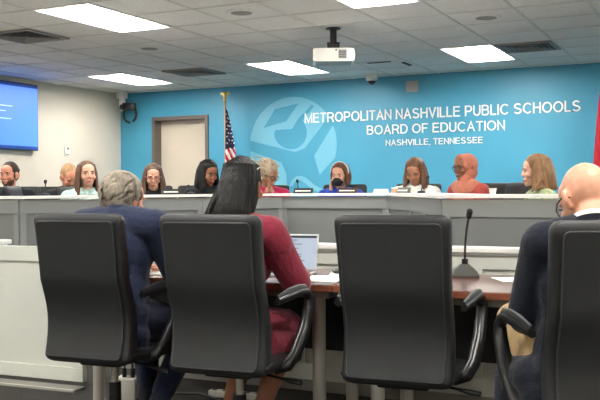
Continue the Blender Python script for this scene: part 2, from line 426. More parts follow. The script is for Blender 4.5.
MB().b2(.002, .03, -.3, .3, -.2, .2).build('wall_bracket', m_black, t)

# ================================================================== DAIS
PTS = [(-5.05, 5.32), (-4.22, 6.7), (-3.78, 7.42), (-2.72, 7.42), (-2.26, 6.7), (-1.6, 5.35)]
DT = 1.168      # top of the ledge
def off(pts, d):
    """offset an open polyline to its left (outward)"""
    out = []
    for i, p in enumerate(pts):
        p = Vector(p); n = []
        if i > 0: e = (p-Vector(pts[i-1])).normalized(); n.append(Vector((-e.y, e.x)))
        if i < len(pts)-1: e = (Vector(pts[i+1])-p).normalized(); n.append(Vector((-e.y, e.x)))
        a = sum(n, Vector((0, 0)))/len(n); a = a/a.length_squared
        out.append(tuple(p+a*d))
    return out
LE, RE = (-5.87, 5.32), (-.81, 5.35)
full = [LE]+PTS+[RE]
# raised inner floor behind the dais
ib = off(PTS, .45)
plat = [(XL+.02, 5.45)]+[(ib[0][0]-.1, 5.45)]+ib[0:1]+ib[1:-1]+ib[-1:]+[(ib[-1][0]+.1, 5.45), (XR-.02, 5.45), (XR-.02, YB-.02), (XL+.02, YB-.02)]
struct(MB().prism(plat, .001, .15).build('floor.001', m_carpet, smooth=False))
def seg_unit(A, B, label, npan, rz_extra=0, thick=.03, margins=None):
    A = Vector(A); B = Vector(B); L = (B-A).length; ang = math.atan2(B.y-A.y, B.x-A.x)
    t = thing('dais_cabinet', label, 'desk front', ((A.x+B.x)/2, (A.y+B.y)/2, 0), ang, 'gray panelled sections of the curved dais')
    h = DT-.03; x0, x1 = -L/2+.001, L/2-.001
    MB().b2(x0, x1, .012, .05, .001, h).build('carcass', m_gray, t, smooth=False)
    b = MB(); w = (x1-x0)
    st = [x0] + [x0+w*k/npan for k in range(1, npan)] + [x1]
    rails = [(.001, .16), (h-.11, h)]
    for z0, z1 in rails: b.b2(x0, x1, -.012, .012, z0, z1, .003)
    for k, x in enumerate(st):
        a, c = (x-.035, x+.035) if 0 < k < npan else ((x, x+.05) if k == 0 else (x-.05, x))
        b.b2(a, c, -.012, .012, .16, h-.11, .003)
    b.build('face_frame', m_gray, t, smooth=False)
    for k in range(npan):
        a = st[k]+(.035 if k else .05); c = st[k+1]-(.035 if k < npan-1 else .05)
        MB().b2(a+.002, c-.002, .004, .012, .162, h-.112).build('inset_panel', m_graypanel, t, smooth=False)
    b = MB(); b.b2(x0, x1, -.016, -.0122, h-.018, h-.001); b.build('painted_shadow', m_rail, t, smooth=False)  # thin gray strip standing in for the shadow line under the ledge
    return t
lab = ['left wing of the gray dais, behind the gray-haired man', 'angled section of the gray dais behind the dark-haired woman', 'centre section of the gray dais, under the masked woman',
       'narrow angled section of the gray dais behind the empty foreground chair', 'right wing of the gray dais in three quarter view at its right bend']
np_ = [2, 1, 1, 1, 1]
for i in range(5): seg_unit(PTS[i], PTS[i+1], lab[i], [2, 1, 1, 1, 2][i])
seg_unit(LE, PTS[0], 'end of the gray dais at the far left edge, beside the gate post', 1)
seg_unit(PTS[-1], RE, 'wide gray end panel of the dais behind the desk microphone', 1)
# continuous white-edged ledge and the lower desk behind it
fr = off(full, -.035); bk = off([PTS[0]]+PTS[1:-1]+[PTS[-1]], .30)
ledge_poly = fr + [(RE[0]+.035, RE[1]-.035), (RE[0]+.035, RE[1]+.3)] + [(bk[-1][0], RE[1]+.3)] + bk[::-1][0:] + [(bk[0][0], LE[1]+.3), (LE[0]-.035, LE[1]+.3), (LE[0]-.035, LE[1]-.035)]
bm_ = bmesh.new()
def poly_slab(name, poly, z0, z1, m):
    return MB().prism(poly, z0, z1).build(name, m, smooth=False)
bk2 = off(PTS, .30)
ledge = [(LE[0]-.035, LE[1]-.035)] + off(full, -.035)[1:-1] + [(RE[0]+.035, RE[1]-.035), (RE[0]+.035, RE[1]+.26), (bk2[-1][0], RE[1]+.26)] + bk2[::-1][1:-1] + [(bk2[0][0], LE[1]+.26), (LE[0]-.035, LE[1]+.26)]
lo = poly_slab('dais_ledge', ledge, DT-.022, DT, m_white)
tag(lo, 'long white-topped ledge running along the whole gray dais', 'ledge')
d0, d1 = off(PTS, .06), off(PTS, .78)
desk = d0 + d1[::-1]
for i in range(5):
    A0, A1, B0, B1 = [Vector(q) for q in (d0[i], d0[i+1], d1[i], d1[i+1])]; c = (A0+A1+B0+B1)/4
    q = [c+(v-c)*.995 for v in (A0, A1, B1, B0)]
    do = thing('dais_desk', 'low work desk hidden behind the white ledge of the dais', 'desk', (c.x, c.y, 0), 0, 'work desks behind the dais ledge')
    MB().prism([tuple(v-c) for v in q], .86, .89).build('desktop', m_gray, do, smooth=False)
    for j, k in ((0, 3), (1, 2)):
        o_ = Vector(q[1-j] if j < 2 else q[0]); p1 = q[j]*.8+q[k]*.2; p2 = q[j]*.2+q[k]*.8; m_ = (q[0]+q[1]+q[2]+q[3])/4
        for pp in (p1, p2):
            pp = pp+(m_-pp)*.06-c; MB().cyl((pp.x, pp.y, .152), (pp.x, pp.y, .86), .02).build('leg', m_silver, do)

# ================================================================== LOW PARTITION AND GATE
PZ = .885
def partition(x0, x1, y, label, npan, rz=0, name='low_partition'):
    L = x1-x0; t = thing(name, label, 'partition', ((x0+x1)/2, y, 0), rz, 'cream low partition sections')
    MB().b2(-L/2, L/2, -.015, .03, .07, PZ-.03).build('carcass', m_cream, t, smooth=False)
    b = MB(); st = [-L/2+L*k/npan for k in range(npan+1)]
    b.b2(-L/2, L/2, -.03, -.015, .07, .17, .002); b.b2(-L/2, L/2, -.03, -.015, PZ-.12, PZ-.03, .002)
    for k, x in enumerate(st):
        a, c = (x-.05, x+.05) if 0 < k < npan else ((x, x+.08) if k == 0 else (x-.08, x))
        b.b2(a, c, -.03, -.015, .17, PZ-.12, .002)
    b.build('face_frame', m_cream, t, smooth=False)
    MB().b2(-L/2, L/2, -.02, .03, .001, .07).build('plinth', m_vinyl, t, smooth=False)
    MB().b2(-L/2, L/2, -.05, .07, PZ-.03, PZ, .006).build('cap', m_white, t, smooth=False)
    b = MB(); b.b2(-L/2, L/2, -.045, -.0155, PZ-.042, PZ-.031); b.build('painted_shadow', m_rail, t, smooth=False)  # shade below the cap, put in as a gray strip
    return t
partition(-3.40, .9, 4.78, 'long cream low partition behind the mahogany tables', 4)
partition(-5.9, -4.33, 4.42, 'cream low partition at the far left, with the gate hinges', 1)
g = thing('swing_gate', 'cream panelled swing gate left of the foremost black chairs', 'gate', (-3.94, 4.28, 0), D(3))
gw = .375
b = MB(); b.b2(-gw, gw, -.02, .02, .03, .115, .003); b.b2(-gw, gw, -.02, .02, .765, .86, .003); b.b2(-gw, -gw+.085, -.02, .02, .115, .765, .003); b.b2(gw-.085, gw, -.02, .02, .115, .765, .003)
b.build('frame', m_cream, g, smooth=False)
b = MB(); b.b2(-gw+.085, gw-.085, -.006, .006, .115, .765); b.build('inset_panel', m_cream, g, smooth=False)
for z in (.17, .74):
    h = MB().box((-gw-.012, -.022, z), (.035, .008, .09)).build('hinge', m_silver, g)
    MB().cyl((-gw-.012, -.03, z-.05), (-gw-.012, -.03, z+.05), .008).build('hinge_pin', m_alu, h)
partition(-3.55, -3.42, 4.6, 'short cream post between gate and long partition', 1)
tag(MB().box((-3.95, 4.195, .006), (.84, .10, .010), rz=D(3)).build('threshold_strip', m_vinyl, smooth=False), 'gray threshold plate on the floor under the gate', 'threshold')
tag(MB().box((-3.945, 4.13, .007), (.84, .022, .013), rz=D(3)).build('threshold_edge', m_alu, smooth=False), 'bright metal edge of the floor threshold under the gate', 'metal strip')

# ================================================================== TABLES
TZ = .765
def table(x0, x1, label, inset):
    t = thing('conference_table', label, 'table', ((x0+x1)/2, 4.10, 0), 0, 'mahogany visitor tables')
    w = (x1-x0)/2
    MB().b2(-w, w, -.385, .385, TZ-.028, TZ, .004).build('tabletop', m_mahog, t, smooth=False)
    b = MB(); b.b2(-w-.004, w+.004, -.392, -.3855, TZ-.03, TZ-.002); b.b2(w+.0005, w+.006, -.385, .385, TZ-.03, TZ-.002); b.b2(-w-.006, -w-.0005, -.385, .385, TZ-.03, TZ-.002); b.b2(-w-.004, w+.004, .3855, .392, TZ-.03, TZ-.002)
    b.build('edge_band', m_edge, t, smooth=False)
    b = MB(); b.b2(-w+.03, w-.03, -.34, -.31, TZ-.068, TZ-.029); b.b2(-w+.03, w-.03, .31, .34, TZ-.068, TZ-.029)
    for s in (-1, 1): b.b2(s*(w-.03), s*(w-.06), -.309, .309, TZ-.068, TZ-.029)
    b.build('rail', m_rail, t, smooth=False)
    for s in (-1, 1):
        for y in (-.17, .25):
            lg_ = MB().cyl((s*(w-inset), y, .03), (s*(w-inset), y, TZ-.03), .033).build('leg', m_silver, t)
            b = MB(); b.loft([[(s*(w-inset)+.07*math.cos(a)*k, y+.07*math.sin(a)*k, z) for a in [2*PI*i/20 for i in range(20)]] for k, z in ((1, .001), (1, .012), (.5, .035))])
            b.build('foot_plate', m_silver, lg_)
    MB().b2(-w+.08, w-.08, .285, .3, .33, TZ-.069).build('modesty_panel', m_navypanel, t, smooth=False)
    return t
table(-3.32, -1.645, 'mahogany table with the laptop, in front of the long-haired woman', .16)
table(-1.63, .17, 'mahogany table with the gooseneck microphone, in front of the bald man', .13)

# ---- things on the tables
def laptop(loc, rz):
    t = thing('laptop', 'open silver laptop on the table before the long-haired woman', 'laptop', loc, rz)
    bs = MB().b2(-.16, .16, -.11, .11, .001, .014, .004).build('base', m_alum, t, smooth=False)
    MB().b2(-.14, .14, -.02, .09, .0141, .0155).build('keyboard', m_black, bs, smooth=False)
    MB().b2(-.05, .05, -.1, -.03, .0141, .0148).build('trackpad', m_rail, bs, smooth=False)
    R = Matrix.Rotation(D(-14), 3, 'X'); h = Vector((0, .112, .012))
    def P(z, y=0): return h+R@Vector((0, y, z))
    lid = MB().box(P(.10), (.31, .007, .195), R=R, bev=.003).build('lid', m_alum, t, smooth=False)
    MB().box(P(.103, -.0042), (.294, .0012, .175), R=R).build('screen', m_lapscr, lid, smooth=False)
    MB().box(P(.183, -.0052), (.29, .0012, .012), R=R).build('menu_bar', m_lapbar, lid, smooth=False)
    b = MB(); random.seed(3)
    for k in range(13):
        w = random.uniform(.08, .2); c = P(.165-.011*k, -.0052); c.x += -.14+w/2+random.choice((0, 0, .07)); b.box(c, (w, .0012, .004), R=R)
    b.build('screen_text', m_laptx, lid, smooth=False)
laptop((-2.075, 4.06, TZ), D(8))
def phone(loc, rz):
    t = thing('phone', 'dark phone lying on the table end right of the laptop', 'phone', loc, rz)
    MB().b2(-.06, .06, -.085, .085, .001, .014, .005).build('case', m_black, t)
    MB().b2(-.052, .052, -.075, .075, .0141, .015).build('glass', mat('phone glass', '#15181c', .1), t, smooth=False)
phone((-1.80, 4.30, TZ+.003), D(-60))
def paper(loc, rz, w, l, label, grp='white papers on the tables', n=1):
    b = MB()
    for k in range(n): b.box((0, 0, .0015+.002*k), (w, l, .0015), rz=.04*k)
    o = b.build('paper_sheet', m_paper, smooth=False, loc=loc, rz=rz); tag(o, label, 'paper', grp)
paper((-1.79, 4.30, TZ), D(20), .21, .30, 'white papers under the dark phone', n=1)
paper((-1.80, 3.95, TZ), D(8), .22, .29, 'white papers on the table corner in front of the phone', n=2)
paper((-2.72, 3.95, TZ), D(-10), .22, .28, 'white papers on the table between the two seated visitors', n=3)
paper((-.93, 4.27, TZ), D(30), 0.16, .2, 'pale paper on the mahogany table right of the gooseneck microphone')
def desk_mic(loc, rz):
    t = thing('desk_microphone', 'black gooseneck microphone on wedge base on the mahogany table', 'microphone', loc, rz)
    b = MB(); secs = []
    for k, (w, y0, y1, z) in enumerate([(.066, -.075, .075, .001), (.066, -.075, .075, .012), (.055, -.055, .066, .03), (.028, -.012, .05, .052), (.02, .0, .04, .06)]):
        secs.append([(-w, y0, z), (w, y0, z), (w, y1, z), (-w, y1, z)])
    b.loft(secs); bs = b.build('base', mat('mic base gray', '#4b4c49', .45), t, angle=20)
    MB().cyl((0, .02, .055), (0, .02, .085), .016).build('collar', m_black, bs)
    MB().tube([(0, .02, .08), (.002, .02, .16), (.01, .015, .24), (.02, .0, .30)], [.006]*4, 8).build('gooseneck', m_black, t)
    b = MB(); b.chain([(.02, 0, .3), (.024, -.012, .325)], [.014, .016]); b.build('microphone_head', m_blackm, t)
    MB().tube([(-.06, .05, .012), (-.1, .08, .02), (-.14, .05, .012), (-.2, .1, .006)], .004, 6).build('cable', m_black, t)
desk_mic((-1.19, 4.36, TZ), D(18))

# ---- power box and cables on the floor under the tables
t = thing('power_box', 'white power box with two plugs on the floor beneath the black chairs', 'power box', (-3.09, 4.10, 0), D(15))
MB().b2(-.065, .065, -.06, .06, .02, .14, .006).build('case', m_whitepl, t)
MB().b2(-.06, .06, -.055, .055, .001, .02).build('foot', m_louv, t)
for x in (-.02, .03):
    p = MB().cyl((x, 0, .14), (x, 0, .19), .012).build('plug', m_black, t)
    MB().tube([(x, 0, .19), (x*.5, .02, .26), (-.08-x, .05, .33), (-.16-x*2, .06, .44)], .005, 6).build('cord', m_black, p)
tag(MB().tube([(-2.95, 4.33, .012), (-2.7, 4.25, .05), (-2.45, 4.22, .012), (-2.2, 4.3, .012), (-2.05, 4.2, .012)], .009, 8).build('extension_cord', m_black), 'black power cord snaking on the floor under the laptop table', 'cord')
t = thing('power_strip', 'white outlet strip on the floor under the laptop table', 'power strip', (-2.55, 4.42, 0), D(5))
MB().b2(-.18, .18, -.025, .025, .001, .04, .006).build('case', m_whitepl, t)
for k in range(5): MB().b2(-.15+.07*k-.015, -.15+.07*k+.015, -.015, .015, .04, .042).build('outlet', m_black, t)

# ================================================================== CHAIRS
def rr(hw, ht, n=28, e=5):
    out = []
    for i in range(n):
        a = 2*PI*i/n; c, s_ = math.cos(a), math.sin(a)
        out.append((math.copysign(abs(c)**(2/e), c)*hw, math.copysign(abs(s_)**(2/e), s_)*ht))
    return out
def yb(v):       # rear profile of the backrest, v = 0 bottom .. 1 top
    return -.262 + .035*math.sin(min(1, v/.55)*PI)*(1 if v < .55 else 0) - .055*max(0, (v-.3)/.7)**1.4
Z0, Z1 = .42, 1.106
def hwid(v, r=.035):
    d = min(v, 1-v)*(Z1-Z0); w = .231+.006*v - .008*math.sin(v*PI)
    if d < r: w -= r-math.sqrt(max(0, r*r-(r-d)**2))
    return w
def make_chair(label, group):
    t = thing('office_chair', label, 'chair', (0, 0, 0), 0, group)
    b = MB(); secs = []
    vs = [0, .008, .02, .04, .07]+[.1+.05*k for k in range(17)]+[.93, .96, .98, .992, 1]
    for v in vs:
        z = Z0+(Z1-Z0)*v; ht = .056*(1-.35*v); e = min(1, (min(v, 1-v)+.012)/.05)**.5; ht *= e
        secs.append([(x, yb(v)+.056*(1-.35*v)+y, z) for x, y in rr(hwid(v), ht)])
    b.loft(secs); bk_ = b.build('backrest', m_leather, t, angle=60)
    b = MB(); secs = []; out = []
    for k in range(25):
        v = .045+.905*(1-math.cos(PI*k/24))/2; d = min(v-.045, .95-v)*(Z1-Z0); w = .200+.006*v; r = .022
        if d < r: w -= r-math.sqrt(max(0, r*r-(r-d)**2))
        z = Z0+(Z1-Z0)*v; th = .010 if 0 < k < 24 else .004
        secs.append([(x, yb(v)-.002+y, z) for x, y in rr(w, th, 24, 8)]); out.append((w, yb(v)-.008, z))
    b.loft(secs); bp = b.build('back_panel', m_leather2, bk_, angle=50)
    b = MB(); loop = [(w, y, z) for w, y, z in out]+[(-w, y, z) for w, y, z in out[::-1]]
    b.tube(loop+[loop[0]], .0035, 6); b.build('piping', m_pipe, bk_)
    b = MB(); secs = []
    for k in range(15):
        f = k/14; y = -.22+.46*f; w = .235-.03*max(0, (f-.75)/.25)**2; e = min(1, (min(f, 1-f)+.02)/.12)**.5
        zc = .447+.008*math.cos(f*PI*1.5)-.02*max(0, (f-.8)/.2)**2
        secs.append([(x, y, zc+z) for x, z in rr(w, .034*e, 24, 4)])
    b.loft(secs); b.build('seat', m_leather, t, angle=60)
    MB().b2(-.11, .11, -.13, .13, .385, .415, .01).build('seat_plate', m_black, t)
    MB().tube([(.0, -.08, .40), (0, -.15, .41), (0, -.19, .47)], [.026]*3, 10, flat=(1.4, .4)).build('back_bracket', m_black, t)
    for s in (-1, 1):
        b = MB(); pts = [(s*.19, -.04, .42), (s*.245, -.03, .44), (s*.268, .01, .485), (s*.278, .09, .58), (s*.28, .145, .67), (s*.28, .152, .715), (s*.278, .12, .745), (s*.276, .05, .752), (s*.272, -.06, .746), (s*.262, -.17, .736)]
        b.tube(pts, [.02, .022, .023, .023, .021, .020, .018, .017, .017, .014], 12, flat=(1, 1.25)); a = b.build('armrest', m_arm, t)
        b = MB(); b.tube([(s*.28, .13, .748), (s*.278, .10, .760), (s*.276, .03, .764), (s*.272, -.07, .760), (s*.262, -.17, .748)], [.016, .025, .026, .025, .015], 12, flat=(.5, 1)); b.build('arm_pad', m_leather, a)
    MB().cyl((0, 0, .12), (0, 0, .29), .03).build('column', m_black, t)
    MB().cyl((0, 0, .29), (0, 0, .376), .018).build('gas_rod', m_silver, t)
    MB().lathe([(.02, .075), (.045, .08), (.045, .12), (.03, .125)]).build('hub', m_black, t)
    MB().tube([(.1, .02, .385), (.2, .0, .375), (.25, 0, .365), (.30, 0, .36)], [.006, .006, .011, .011], 8).build('tilt_lever', m_black, t)
    for k in range(5):
        a = 2*PI*k/5+.3; c, s = math.cos(a), math.sin(a)
        lg_ = MB().tube([(.035*c, .035*s, .1), (.17*c, .17*s, .095), (.30*c, .30*s, .075)], [.024, .022, .017], 10).build('leg', m_black, t)
        w = MB()
        w.cyl((.30*c-.022*s, .30*s+.022*c, .0265), (.30*c-.006*s, .30*s+.006*c, .0265), .026); w.cyl((.30*c+.006*s, .30*s-.006*c, .0265), (.30*c+.022*s, .30*s-.022*c, .0265), .026); w.cyl((.30*c, .30*s, .02), (.30*c, .30*s, .07), .008)
        w.build('caster', m_blackm, lg_)
    return t
VG = 'black leather chairs of the visitors at the tables'
c0 = make_chair('foremost left black leather chair, holding the gray-haired man', VG)
c0.location = (-2.655, 3.42, 0); c0.rotation_euler.z = D(4)
dup(c0, (-1.975, 3.44, 0), D(4), 'black leather chair holding the woman with long dark hair')
dup(c0, (-1.21, 3.55, 0), D(5), 'empty black leather chair in front of the mahogany table')
dup(c0, (-.42, 3.17, 0), D(28), 'black leather chair at the right edge, holding the bald man')
BG = 'black chairs behind the dais'
def dchair(x, y, head, label): dup(c0, (x, y, .15), D(head), label, BG)

# ================================================================== FLAGS
def drape(W, L, nu, nv, colf, fold, w0, side):
    """cloth gathered against its pole: u across the folds, v down the drape"""
    b = MB(); vs = []
    for j in range(nv+1):
        v = j/nv
        for i in range(nu+1):
            u = i/nu; w = W*(w0+(1-w0)*v**.8)
            x = side*(.014+w*u); y = -.03*fold*(1-u*.2)*math.sin(u*5.2*PI+v*1.5)*(.35+.65*v)
            z = -L*v-(.10*u*(1-.3*v))-.015*math.sin(u*9+v*3)
            vs.append((x, y, z))
    n = len(vs); fs = []; mi = []
    for j in range(nv):
        for i in range(nu):
            a = j*(nu+1)+i; fs.append([a, a+1, a+nu+2, a+nu+1]); mi.append(colf((i+.5)/nu, (j+.5)/nv))
    b.v = vs; b.f = fs; b.mi = mi
    return b, vs, nu
def flag(name, label, loc, colf, mats, stars, W, L, side, rz, polez, fold=1.0, w0=.16):
    t = thing(name, label, 'flag', (loc[0], loc[1], .15), rz)
    b, vs, nu = drape(W, L, 60, 90, colf, fold, w0, side)
    zt = polez-.15-.10
    b.v = [(x, y, z+zt) for x, y, z in b.v]
    cl = b.build('cloth', mats, t, angle=180)
    md = cl.modifiers.new('thick', 'SOLIDIFY'); md.thickness = .003
    if stars:
        sb = MB(); N = 90
        for u, v, r in stars:
            i = min(59, int(u*60)); j = min(89, int(v*90)); p = Vector(b.v[j*61+i]); q = Vector(b.v[j*61+i+1]); w_ = Vector(b.v[(j+1)*61+i])
            ex = (q-p).normalized(); ez = (p-w_).normalized(); nn = ex.cross(ez); nn = -nn if nn.y > 0 else nn
            for sgn in (1,):
                c = p+nn*.006*sgn; ring = []
                for k in range(10):
                    a = PI/2+PI*k/5; rr_ = r if k % 2 == 0 else r*.42; ring.append(c+ex*(rr_*math.cos(a))+ez*(rr_*math.sin(a)))
                m0 = c+nn*.002; sb.add([m0]+ring, [[0, 1+k, 1+(k+1) % 10] for k in range(10)])
        sb.build('stars', m_star, cl, smooth=False)
    MB().cyl((0, 0, .06), (0, 0, polez-.15), .014).build('pole', m_goldpole, t)
    MB().lathe([(.02, .001), (.15, .002), (.15, .03), (.06, .05), (.03, .08)]).build('stand', m_brass, t)
    f = MB(); z = polez-.15
    f.ell((0, 0, z+.02), .03); f.ell((0, 0, z+.075), (.025, .02, .045)); f.ell((.006, -.012, z+.125), (.016, .02, .016)); f.tube([(.006, -.02, z+.125), (.008, -.045, z+.12)], [.008, .002], 8)
    for s in (-1, 1):
        f.loft([[(s*(.01+.075*k/5), .012*math.cos(a)*(1-k/7)+.01, z+.07+.055*math.sin(k/5*PI*.62)-.02*k/5+.038*math.sin(a)*(1-k/6.5)) for a in [2*PI*i/10 for i in range(10)]] for k in range(6)])
    f.build('eagle_finial', m_brass, t)
    return t
def us(u, v):
    if v < .60 - .10*u: return 2
    k = int((v*1.9 - u*1.5)*5.2+20) % 2
    return k
st = []
for r in range(9):
    for c in range(4): st.append((.14+.25*c+(.1 if r % 2 else 0), .07+.055*r, .017))
st = [q for q in st if q[0] < 1 and q[1] < .56-.1*q[0]]
flag('national_flag', 'american flag hanging on its eagle-topped pole against the blue wall', (-6.57, 11.08), us, [m_fred, m_star, m_fblue], st, .21, 1.0, 1, 0, 2.50)
def tn(u, v):
    d = math.hypot((u-.1)*1.4, (v-.64)*2.3)
    if d < .29: return 2
    if d < .34: return 1
    return 0
flag('state_flag', 'red state flag with blue disc at the right edge of the blue wall', (-1.16, 11.05), tn, [m_fred, m_star, m_fblue], [(.12, .60, .06), (.25, .67, .055), (.05, .69, .055), (.3, .60, .05)], .30, 1.3, -1, 0, 2.60, 1.0, .62)

# ================================================================== PEOPLE
def skin(n, c): return mat('skin '+n, c, .5, noise=.06, nscale=25, spec=.35)
def cloth(n, c, r=.85, noise=.08, ns=30, bump=.25, bs=45): return mat('cloth '+n, c, r, noise=noise, nscale=ns, bump=bump, bscale=bs, spec=.2, sheen=.15)
def hairm(n, c, rough=.45, noise=.35): return mat('hair '+n, c, rough, noise=noise, nscale=30, stretch=(1, 1, .15), bump=.5, bscale=90, spec=.3)

class Person:
    def __init__(s, label, loc, head, skinm, lean=6, girth=1.0, sc=1.0, hyaw=0, hpitch=0, hroll=0, cat='person', group=None, female=False):
        s.t = thing('person', label, cat, loc, D(head), group); s.sc = sc; s.g = girth; s.fem = female; s.skin = skinm
        a = D(lean); s.u = Vector((0, math.sin(a), math.cos(a))); s.f = Vector((0, math.cos(a), -math.sin(a)))
        s.P = Vector((0, -.02, .57*1)); s.neck = s.P+s.u*.50
        s.shw = (.175 if female else .19)*(.6+.4*girth)
        s.R = Matrix.Rotation(D(hyaw), 3, 'Z') @ Matrix.Rotation(D(-hpitch), 3, 'X') @ Matrix.Rotation(D(hroll), 3, 'Y')
        s.hc = s.neck + s.u*.085 + Vector((0, .025, .04)) + s.R@Vector((0, .0, .03))
        s.arms = {}; s.legs = {}
        for k in (-1, 1):
            s.arms[k] = [s.sh(k), s.sh(k)+Vector((k*.05, .05, -.27)), s.sh(k)+Vector((k*.0, .27, -.30))]
            s.legs[k] = [s.P+Vector((k*.09, .02, -.01)), Vector((k*.11, .44, .52)), Vector((k*.11, .42, .10))]
        s.hand_dir = {-1: Vector((.2, .95, -.1)), 1: Vector((-.2, .95, -.1))}
    def sh(s, k): return s.P+s.u*.445+Vector((k*s.shw, 0, 0))
    def H(s, p): return s.hc+s.R@Vector(p)
    def scale(s): s.t.scale = (s.sc,)*3
    def torso(s, b, o=0.0, low=True, up=True):
        g = s.g; X = Matrix.Identity(3); a = math.atan2(s.u.y, s.u.z); R = Matrix.Rotation(-a, 3, 'X')
        w = .92 if s.fem else 1
        if low: b.ell(s.P+s.u*.01, (.178*w*g+o, .125*g+o, .115+o), R)
        b.ell(s.P+s.u*.14+s.f*.008, (.150*w*g+o, .112*g+o, .15+o), R)
        b.ell(s.P+s.u*.31+s.f*.008, (.168*w*(.5+.5*g)+o, .118*(.5+.5*g)+o, .17+o), R)
        b.ell(s.P+s.u*.075+s.f*.004, (.160*w*g+o, .116*g+o, .13+o), R); b.ell(s.P+s.u*.22+s.f*.008, (.158*w*(.7+.3*g)+o, .114*(.7+.3*g)+o, .14+o), R)
        if s.fem: 
            for k in (-1, 1): b.ell(s.P+s.u*.30+s.f*.09+Vector((k*.075, 0, 0)), (.07+o, .06+o, .07+o), R)
        b.chain([s.sh(-1)-s.u*.005, s.P+s.u*.455, s.sh(1)-s.u*.005], [.062+o, .075+o, .062+o])
        b.chain([s.sh(-1)*.6+s.neck*.4, s.neck-s.u*.015, s.sh(1)*.6+s.neck*.4], [.055+o*.8, .06+o*.7, .055+o*.8])
    def armchain(s, b, k, o=0.0, cut=1.0):
        A, B, C = s.arms[k]; C2 = B+(C-B)*cut
        b.chain([A, A+(B-A)*.4, B, B+(C2-B)*.35, C2], [.056+o, .05+o, .042+o, .042+o, .031+o+(1-cut)*.01])
    def legchain(s, b, k, o=0.0, cut=1.0):
        A, B, C = s.legs[k]; C2 = B+(C-B)*cut
        b.chain([A, A+(B-A)*.5, B, B+(C2-B)*.4, C2], [.088*s.g+o, .078*s.g+o, .06+o, .056+o, .04+o])
    def hand(s, b, k):
        C = s.arms[k][2]; B = s.arms[k][1]; d = s.hand_dir[k].normalized()
        nrm = s.hand_nrm.get(k, Vector((0, 0, 1))) if hasattr(s, 'hand_nrm') else Vector((0, 0, 1))
        nrm = (nrm-d*nrm.dot(d)).normalized(); side = d.cross(nrm)*k*-1   # towards the thumb
        palm = C+d*.055
        R = Matrix((side, d, nrm)).transposed()
        b.ell(C+d*.01, (.027, .035, .022), R); b.ell(palm, (.041, .05, .017), R)
        for i, (x, L) in enumerate([(.031, .068), (.0105, .077), (-.0105, .072), (-.031, .056)]):
            p0 = palm+side*x+d*.035; fd = (d+side*x*3).normalized()
            p1 = p0+fd*L*.45-nrm*.004; p2 = p1+(fd-nrm*.5).normalized()*L*.35; p3 = p2+(fd-nrm*1.0).normalized()*L*.3
            b.chain([p0, p1, p2, p3], [.0095, .009, .0082, .007], 8)
        q0 = palm+side*.025-d*.02; q1 = q0+(side+d*.6-nrm*.3).normalized()*.04; q2 = q1+(d+side*.3-nrm*.2).normalized()*.032
        b.chain([q0, q1, q2], [.014, .011, .009], 8)
    def body(s, detail=.0065):
        b = MB(); R, H = s.R, s.H
        b.ell(H((0, -.018, .032)), (.076, .098, .094), R); b.ell(H((0, .02, .0)), (.069, .075, .085), R)
        b.ell(H((0, .028, -.052)), (.056, .062, .058), R); b.ell(H((0, .072, -.092)), (.024, .02, .019), R)
        b.ell(H((0, .04, .055)), (.062, .052, .055), R)
        for k in (-1, 1):
            b.ell(H((k*.042, .064, -.022)), (.026, .024, .024), R)
            b.ell(H((k*.03, .083, .034)), (.026, .014, .009), R)
            b.ell(H((k*.085, -.010, .0)), (.011, .023, .034), Matrix(R)@Matrix.Rotation(k*.45, 3, 'Z')); b.ell(H((k*.078, .0, -.03)), (.010, .013, .014), R)
            b.ell(H((k*.012, .098, -.024)), (.010, .011, .009), R)
        b.chain([H((0, .089, .022)), H((0, .099, -.004)), H((0, .105, -.020))], [.0085, .009, .0105])
        b.ell(H((0, .084, -.056)), (.026, .018, .012), R); b.ell(H((0, .083, -.068)), (.021, .016, .009), R)
        b.chain([s.neck-s.u*.04, s.neck+s.u*.03, s.H((0, -.02, -.05))], [.062*(.6+.4*s.g), .054*(.6+.4*s.g), .056])
        s.torso(b)
        for k in (-1, 1):
            s.armchain(b, k); s.hand(b, k); s.legchain(b, k)
            A = s.legs[k][2]; b.chain([A, A+Vector((0, .02, -.05)), A+Vector((0, .15, -.065))], [.04, .038, .028])
        s.b = b.blob('body', s.skin, s.t, detail, 3)
        for k in (-1, 1):
            e = MB(); e.m = 0; e.ell(H((k*.031, .0755, .012)), .0118); e.m = 1; e.ell(H((k*.031, .082, .0115)), (.0072, .0065, .0072), R)
            e.build('eye', [m_eyew, m_iris], s.t)
    def brows(s, m):
        for k in (-1, 1):
            b = MB(); b.tube([s.H((k*.014, .097, .031)), s.H((k*.033, .096, .038)), s.H((k*.052, .082, .032))], [.004, .0048, .003], 8); b.build('eyebrow', m, s.t)
    def mouth(s, c='#a4605a'):
        m = mat('lips '+c, c, .45)
        b = MB(); b.tube([s.H((-.025, .088, -.060)), s.H((-.01, .1005, -.058)), s.H((.01, .1005, -.058)), s.H((.025, .088, -.060))], [.002, .0055, .0055, .002], 8)
        b.tube([s.H((-.022, .088, -.064)), s.H((-.008, .099, -.067)), s.H((.008, .099, -.067)), s.H((.022, .088, -.064))], [.002, .0055, .0055, .002], 8)
        b.build('mouth', m, s.t)
    def top(s, name, m, o=.013, sleeve=.96, vox=.007, low=True, extra=None):
        b = MB(); s.torso(b, o, low)
        for k in (-1, 1): s.armchain(b, k, o+.002, sleeve)
        if extra: extra(b)
        return b.blob(name, m, s.t, vox, 14)
    def trousers(s, m, o=.014, cut=.93):
        b = MB(); a = math.atan2(s.u.y, s.u.z)
        b.ell(s.P+s.u*.01, (.176*s.g+o, .123*s.g+o, .11+o), Matrix.Rotation(-a, 3, 'X'))
        for k in (-1, 1): s.legchain(b, k, o, cut)
        return b.blob('trousers', m, s.t, .008, 12)
